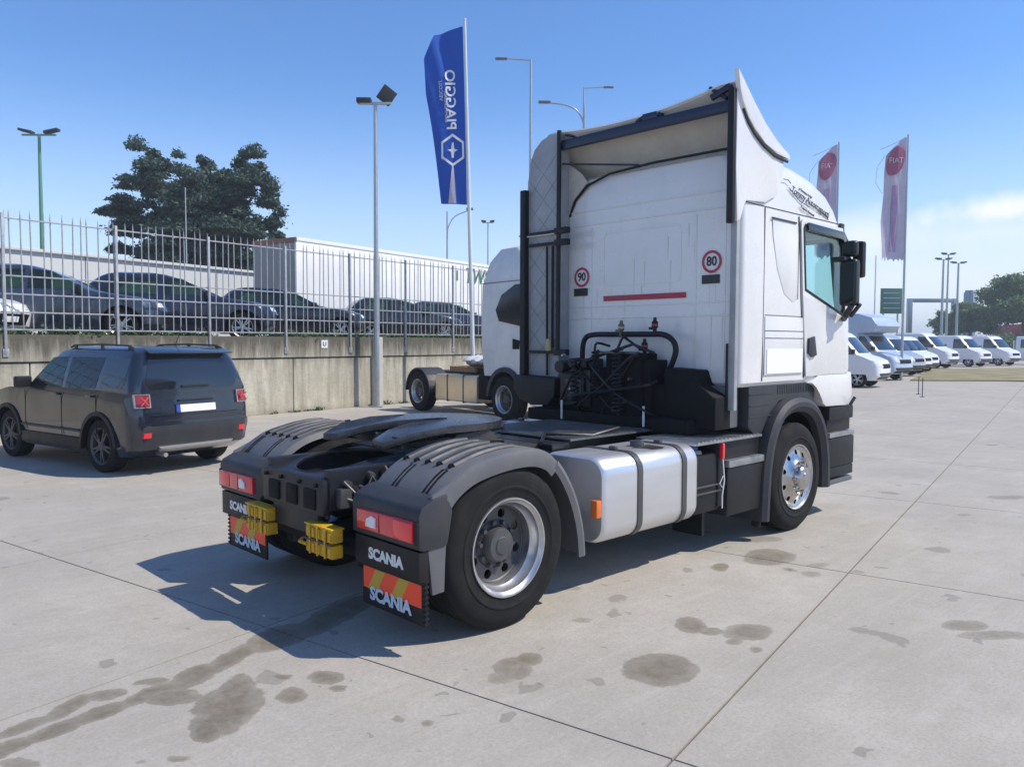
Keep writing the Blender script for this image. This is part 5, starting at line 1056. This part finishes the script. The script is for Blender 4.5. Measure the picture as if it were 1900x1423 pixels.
# ------------------------------------------------------------ flags
def flagpole(label,p,h,lean=(0,0),m=None,grp=None):
    t=thing('flag_pole',label,'flag pole',(*p,0),0,grp); t.rotation_euler=(0,0,0)
    B().tube([(0,0,0),(lean[0],lean[1],h)],.05,10,rs=[.065,.038]).obj('pole',m or M['whitepole'],t); B().lathe([(0,.06),(.045,.04),(.05,0),(0,-.02)],'z',(lean[0],lean[1],h),10).obj('finial',M['whitepole'],t); return t
def flag(name,label,p,dirn,h0,h1,left,m,seed,lean,H_,nx=14,nz=46,amp=.045,ragged=False,grp=None):
    """cloth hanging beside a pole: left(t) gives its width at height fraction t from the top"""
    t=thing(name,label,'flag',(p[0],p[1],h0),0,grp); d=Vector((dirn[0],dirn[1],0)).normalized(); nrm=Vector((-d.y,d.x,0)); g=random.Random(seed); ph=g.random()*6
    def pos(a,z,e=0):
        tt=(h1-z)/(h1-h0); f=a
        w_=amp*(math.sin(a*5.2+tt*5+ph)+.5*math.sin(a*11+tt*13+ph*2))*min(1,a*1.6)
        base=Vector((lean[0],lean[1],0))*(z/H_)
        return base+d*a*(1-.10*abs(math.sin(tt*3)))+nrm*(w_+e)+Vector((0,0,z-h0-.06*a*math.sin(tt*4)))
    rows=[]
    for k in range(nz+1):
        tt=k/nz; L_=left(tt); r_=[]
        for i in range(nx+1):
            a=.06+(L_-.06)*i/nx; z=lerp(h1,h0,tt)
            if ragged and tt>.93: z-= .25*g.random()*(tt-.93)/.07
            z-= .30*a*max(0,1-tt/.6)**1.5
            r_.append(pos(a,z))
        rows.append(r_)
    c=B().grid(rows,.004).obj('cloth',m,t,60); return t,c,pos
def onflag(b_or_text,pos,a0,z0,parent,m,name,e=-.006,size=None,mirror=True,sx=1,offset=0,rot=True,**k):
    if isinstance(b_or_text,str):
        o=text(b_or_text,size,m,parent,Matrix.Identity(4),name,depth=.0,sx=sx,offset=offset,**k)
    else: o=b_or_text.obj(name,m,parent,0)
    for v in o.data.vertices:
        x,y,z=v.co
        if rot: aa,zz=a0-y*(1 if mirror else -1),z0+x
        else: aa,zz=a0+x*(-1 if mirror else 1),z0+y
        v.co=pos(aa,zz,e-(.002 if z>0 else 0))
    return o
# side of the cloth that faces the camera is the one away from nrm=(−dy,dx): offset sign chosen per flag
fp_=flagpole('tall white flag pole carrying the blue flag, behind the parked truck',(11.46,12.23),10.65,lean=(-.19,.18))
def lw(tt):
    if tt<.12: return lerp(.88,1.22,tt/.12)
    if tt<.35: return lerp(1.22,1.24,(tt-.12)/.23)
    return lerp(1.24,.80,(tt-.35)/.65)
fl_,cl_,pos=flag('promotional_flag','tall blue flag with white lettering and a shield emblem on the white pole','',LT,5.58,10.55,lw,M['flagblue'],3,(-.19,.18),10.65) if False else flag('promotional_flag','tall blue flag with white lettering and a shield emblem on the white pole',(11.46,12.23),LT,5.58,10.50,lw,M['flagblue'],3,(-.19,.18),10.65)
E_=.03
onflag('PIAGGIO',pos,.50,8.50,cl_,M['letter'],'lettering',e=E_,size=.42,sx=1.0,offset=.008)
onflag('VEICOLI',pos,.78,8.75,cl_,M['letter'],'lettering',e=E_,size=.15); onflag('COMMERCIALI',pos,.64,8.30,cl_,M['letter'],'lettering',e=E_,size=.13)
def hexa(r,k=1): return [(r*math.cos(PI/3*i)*1.15*k,r*math.sin(PI/3*i)*k) for i in range(6)]
def densify(p,n=4): return [tuple(lerp(a,b_,j/n) for a,b_ in zip(p[i],p[(i+1)%len(p)])) for i in range(len(p)) for j in range(n)]
onflag(B().prism(densify(hexa(.40)),'z',0,.001,0,[densify(hexa(.33))]),pos,.46,7.10,cl_,M['letter'],'emblem_ring',e=E_)
onflag(B().prism([(-.22,-.03),(-.05,-.05),(.0,-.16),(.03,-.05),(.2,-.02),(.22,.03),(.03,.05),(.0,.16),(-.05,.05),(-.22,.03)],'z',0,.001),pos,.46,7.10,cl_,M['letter'],'emblem',e=E_)
onflag(B().prism(densify([(-.55,-.13),(.55,-.02),(.55,.02),(-.55,.10)]),'z',0,.001),pos,.46,6.15,cl_,M['flagwhite'],'pale_band',e=E_)
for (p,hh,lab,lab2,sd_) in (((35.44,9.35),11.3,'white flag pole in front of the parked vans','faded lilac flag with a round red badge, ragged at its foot',5),((36.1,12.87),11.7,'white flag pole rising behind the truck roof','faded flag with a round red badge, half hidden behind the truck roof',9)):
    flagpole(lab,p,hh,m=M['galv'],grp='flag poles by the vans')
    def l2(tt): return lerp(.25,1.05,tt/.10) if tt<.10 else (lerp(1.05,1.30,(tt-.1)/.6) if tt<.7 else lerp(1.30,1.10,(tt-.7)/.3))
    f_,c_,ps=flag('promotional_flag',lab2,p,LT,hh-5.6,hh-.08,l2,M['flagwhite'],sd_,(0,0),hh,ragged=True,grp=None)
    z_=hh-1.15
    onflag(B().prism([(.46*math.cos(2*PI*k/28),.62*math.sin(2*PI*k/28)+.25*math.cos(2*PI*k/28)) for k in range(28)],'z',0,.001),ps,.60,z_,c_,M['flagred'],'badge',e=E_+.03,rot=False,mirror=True)
    onflag('FIAT',ps,.60,z_,c_,M['flagwhite'],'lettering',e=E_+.045,size=.36,rot=False,mirror=True)
    onflag(B().prism(densify([(-.16,-1.9),(.16,-1.9),(.12,1.2),(-.14,1.2)],5),'z',0,.001),ps,.62,z_-2.3,c_,mat('faded_pink_print',(.40,.27,.42),.8,var=.15),'faded_print',e=E_,rot=False)
    B().tube([ps(.1,hh-.1),ps(.8,hh-.45),ps(1.3,hh-.62)],.012,5).obj('top_bar',M['galv'],f_)
    B().tube([ps(1.1,hh-.9),ps(1.5,hh-1.4),ps(1.6,hh-2.1),ps(1.25,hh-2.6)],.010,5).obj('loose_cord',M['galv'],f_)
flagpole('thin bare white pole left of the green road sign',(57.5,19.4),8.2,grp='flag poles by the vans')
# ------------------------------------------------------------ distance on the right
t=thing('road_sign','large green road sign on a post beyond the vans','road sign',(111,38.4,0),R(46-90))
B().box(-1.5,1.5,-.05,.05,5.8,9.3,.05).obj('panel',M['signgreen'],t)
for z in (8.6,7.9,7.2,6.5): B().box(-1.2,1.1,.051,.056,z,z+.12).obj('line',M['flagwhite'],t)
for x in (-1.0,1.0): B().box(x-.1,x+.1,-.2,-.06,0,9.2).obj('post',M['galv'],t)
t.rotation_euler.z=R(46.2+90)
t=thing('sign_gantry','grey steel gantry over the distant road, right of the green road sign','gantry',(128,42,0),math.atan2(RT[1],RT[0]))
for x in (0,7.0): B().box(x-.35,x+.35,-.3,.3,0,8.7,.02).obj('post',M['galv'],t)
B().box(-.3,7.3,-.25,.25,8.1,8.7,.02).obj('beam',M['galv'],t)
t=tag(B().box(-1.2,1.2,-1,1,0,13.5,.05).box(-1,1,-.8,.8,13.5,14,.02).obj('silo_tower',M['bluebox'],None),'small grey tower on the horizon beside the thin masts','tower'); t.location=(202,55,0)
t=thing('market_tent','low red pitched roof on the far side of the road','tent',(134,27.5,2.0),R(-40))
B().prism([(-3.2,0),(3.2,0),(3.2,.6),(1.2,2.6),(-1.5,2.6),(-3.2,1.0)],'y',-3,3,.1).obj('roof',M['redtent'],t); B().box(-3,3,-2.9,2.9,-1.5,0).obj('wall',M['plasticlt'],t)
t=thing('container','pale blue-grey container right of the red roof','container',(137,21.5,2.2),R(-48)); B().box(-4,4,-1.2,1.2,0,2.7,.05).obj('box',M['bluebox'],t); B().box(-4.02,4.02,-1.22,1.22,2.7,2.8).obj('lid',M['galv'],t)
for k,(x,y) in enumerate(((24.2,4.6),(25.6,5.2))):
    t=B().tube([(0,0,0),(0,0,.62)],.014,6).box(-.06,.06,-.06,.06,0,.015).obj('marker_post',M['plastic'],None); t.location=(x,y,0); tag(t,('left' if k==0 else 'right')+' thin dark marker post standing on the yard edge before the verge','post','thin marker posts')
def tree(name,label,p,blobs,n,size,m,seed,trunk,flat=.6,z0=0,shell=.5,droop=0,grp=None,limbs=()):
    t=thing(name,label,'tree',(p[0],p[1],z0),0,grp)
    bb_=B().tube([(0,0,0),(.1,0,trunk[1]*.5),(0,.1,trunk[1])],trunk[0],10,rs=[trunk[0]*1.2,trunk[0]*.9,trunk[0]*.4])
    for q in limbs: bb_.tube([(0,0,q[2]*.55),((q[0])*.5,q[1]*.5,q[2]*.85),q],.1,7,rs=[trunk[0]*.5,trunk[0]*.3,.04])
    bb_.obj('trunk',M['bark'],t); foliage('crown',blobs,n,size,m,t,seed,flat,shell,droop); return t
rg=random.Random(11)
# cedar: tiers of flat drooping pads
Dp=45/1467.2; ced=(14.78,40.49); pads=[]
for (u,v,ru,rv) in ((310,300,34,20),(290,322,45,14),(372,300,24,16),(385,330,34,20),(478,300,32,20),(470,325,44,20),(262,348,34,14),(300,352,50,18),(440,352,48,20),(500,352,24,14),(225,378,48,13),(345,372,60,20),(420,382,60,22),(500,388,28,18),(215,395,34,8),(300,402,75,18),(395,410,80,22),(475,405,45,20),(250,425,40,12),(340,432,90,18),(440,436,70,18),(510,438,22,10),(235,462,42,12),(310,462,60,14),(400,465,80,16),(470,470,50,16),(350,492,80,14),(430,500,70,14)):
    for k in range(5):
        uu=u+rg.uniform(-.6,.6)*ru; vv=v+rg.uniform(-.75,.75)*rv; dd=rg.uniform(-2.6,2.6)*(1 if abs(u-370)<90 else .6)
        x=(uu-355)*Dp; z=1.76+(634-vv)*Dp-up_z
        pads.append((x*.72+dd*.69,-x*.69+dd*.72,z,ru*Dp*rg.uniform(.4,.72),ru*Dp*rg.uniform(.4,.7),rv*Dp*rg.uniform(.35,.7)))
for k in range(46):
    uu=rg.uniform(285,475); vv=rg.uniform(335,480); dd=rg.uniform(-2.2,2.2); x=(uu-355)*Dp; z=1.76+(634-vv)*Dp-up_z
    pads.append((x*.72+dd*.69,-x*.69+dd*.72,z,rg.uniform(.5,1.1),rg.uniform(.5,1.1),rg.uniform(.22,.42)))
tree('cedar_tree','large dark blue-green cedar with layered boughs beyond the fence','' and ced or ced,pads,200000,.10,M['cedar'],2,(.40,9.6),flat=.75,z0=up_z,shell=.12,droop=.30,limbs=[(2.6,-2.5,9.3),(-1.2,1.2,9.4),(-3,2.9,6.8),(2.9,-2.7,6.5),(1.5,-1.2,7.5),(-2.5,2.2,5.0)])
def roundcrown(rx,rz,cz,n,seed):
    g=random.Random(seed); o=[]
    for k in range(n):
        a=g.random()*2*PI; el=math.asin(g.uniform(-.6,1)); q=g.uniform(.45,.85); r_=g.uniform(.20,.38)
        o.append((rx*q*math.cos(a)*math.cos(el),rx*q*math.sin(a)*math.cos(el),cz+rz*q*math.sin(el),rx*r_,rx*r_,rz*r_*.8))
    return o
for lab,p,rx,rz,cz,n,sd_ in (('tall rounded green tree at the right edge',(124,25.5),5.8,4.9,6.9,42000,4),('rounded green tree left of the tallest one, above the red roof',(127,33.0),3.9,3.2,4.9,24000,5),('low green tree beside the thin masts',(128.5,36.6),2.6,2.6,4.4,7000,6)):
    tree('broadleaf_tree',lab,p,roundcrown(rx,rz,cz,34,sd_),n,.22,M['leaf'],sd_,(.3,cz),flat=.8,shell=.2,grp='rounded trees beyond the vans',limbs=[(rx*.4,0,cz+1),(-rx*.4,.5,cz+1.2)])
bl=[]
for k in range(60): bl.append((rg.uniform(112,132),0,1.9,rg.uniform(1.2,3),rg.uniform(1,2),rg.uniform(.6,1.2)))
bl=[(x,15+rg.uniform(0,34),z,a,b_,c) for x,_,z,a,b_,c in bl]
tag(foliage('shrubs',bl,16000,.28,M['leaf'],None,8,flat=.9,shell=.3),'dark green shrubs along the far road verge','shrubs',kind='stuff')

bl=[]; rg=random.Random(17)
for i in range(26):
    q=rg.uniform(-3,22); p=wp(q,-.04-rg.random()*.05,.02); bl.append((*p,.10+rg.random()*.18,.05,.03+rg.random()*.06))
tag(foliage('weeds',bl,900,.035,M['weed'],None,15,flat=1,shell=.1),'tiny green weeds along the foot of the concrete wall','weeds',kind='stuff')
# ------------------------------------------------------------ air
hz_=bpy.data.materials.new('pale_haze'); hz_.use_nodes=True; t=hz_.node_tree; t.nodes.remove(t.nodes['Principled BSDF'])
pv=t.nodes.new('ShaderNodeVolumePrincipled'); pv.inputs['Color'].default_value=(.86,.92,1,1); pv.inputs['Density'].default_value=.0011; t.links.new(pv.outputs[0],t.nodes['Material Output'].inputs['Volume'])
hb=B().box(-420,1250,-640,640,-1.6,24).obj('haze',hz_,None,0); tag(hb,kind='stuff')
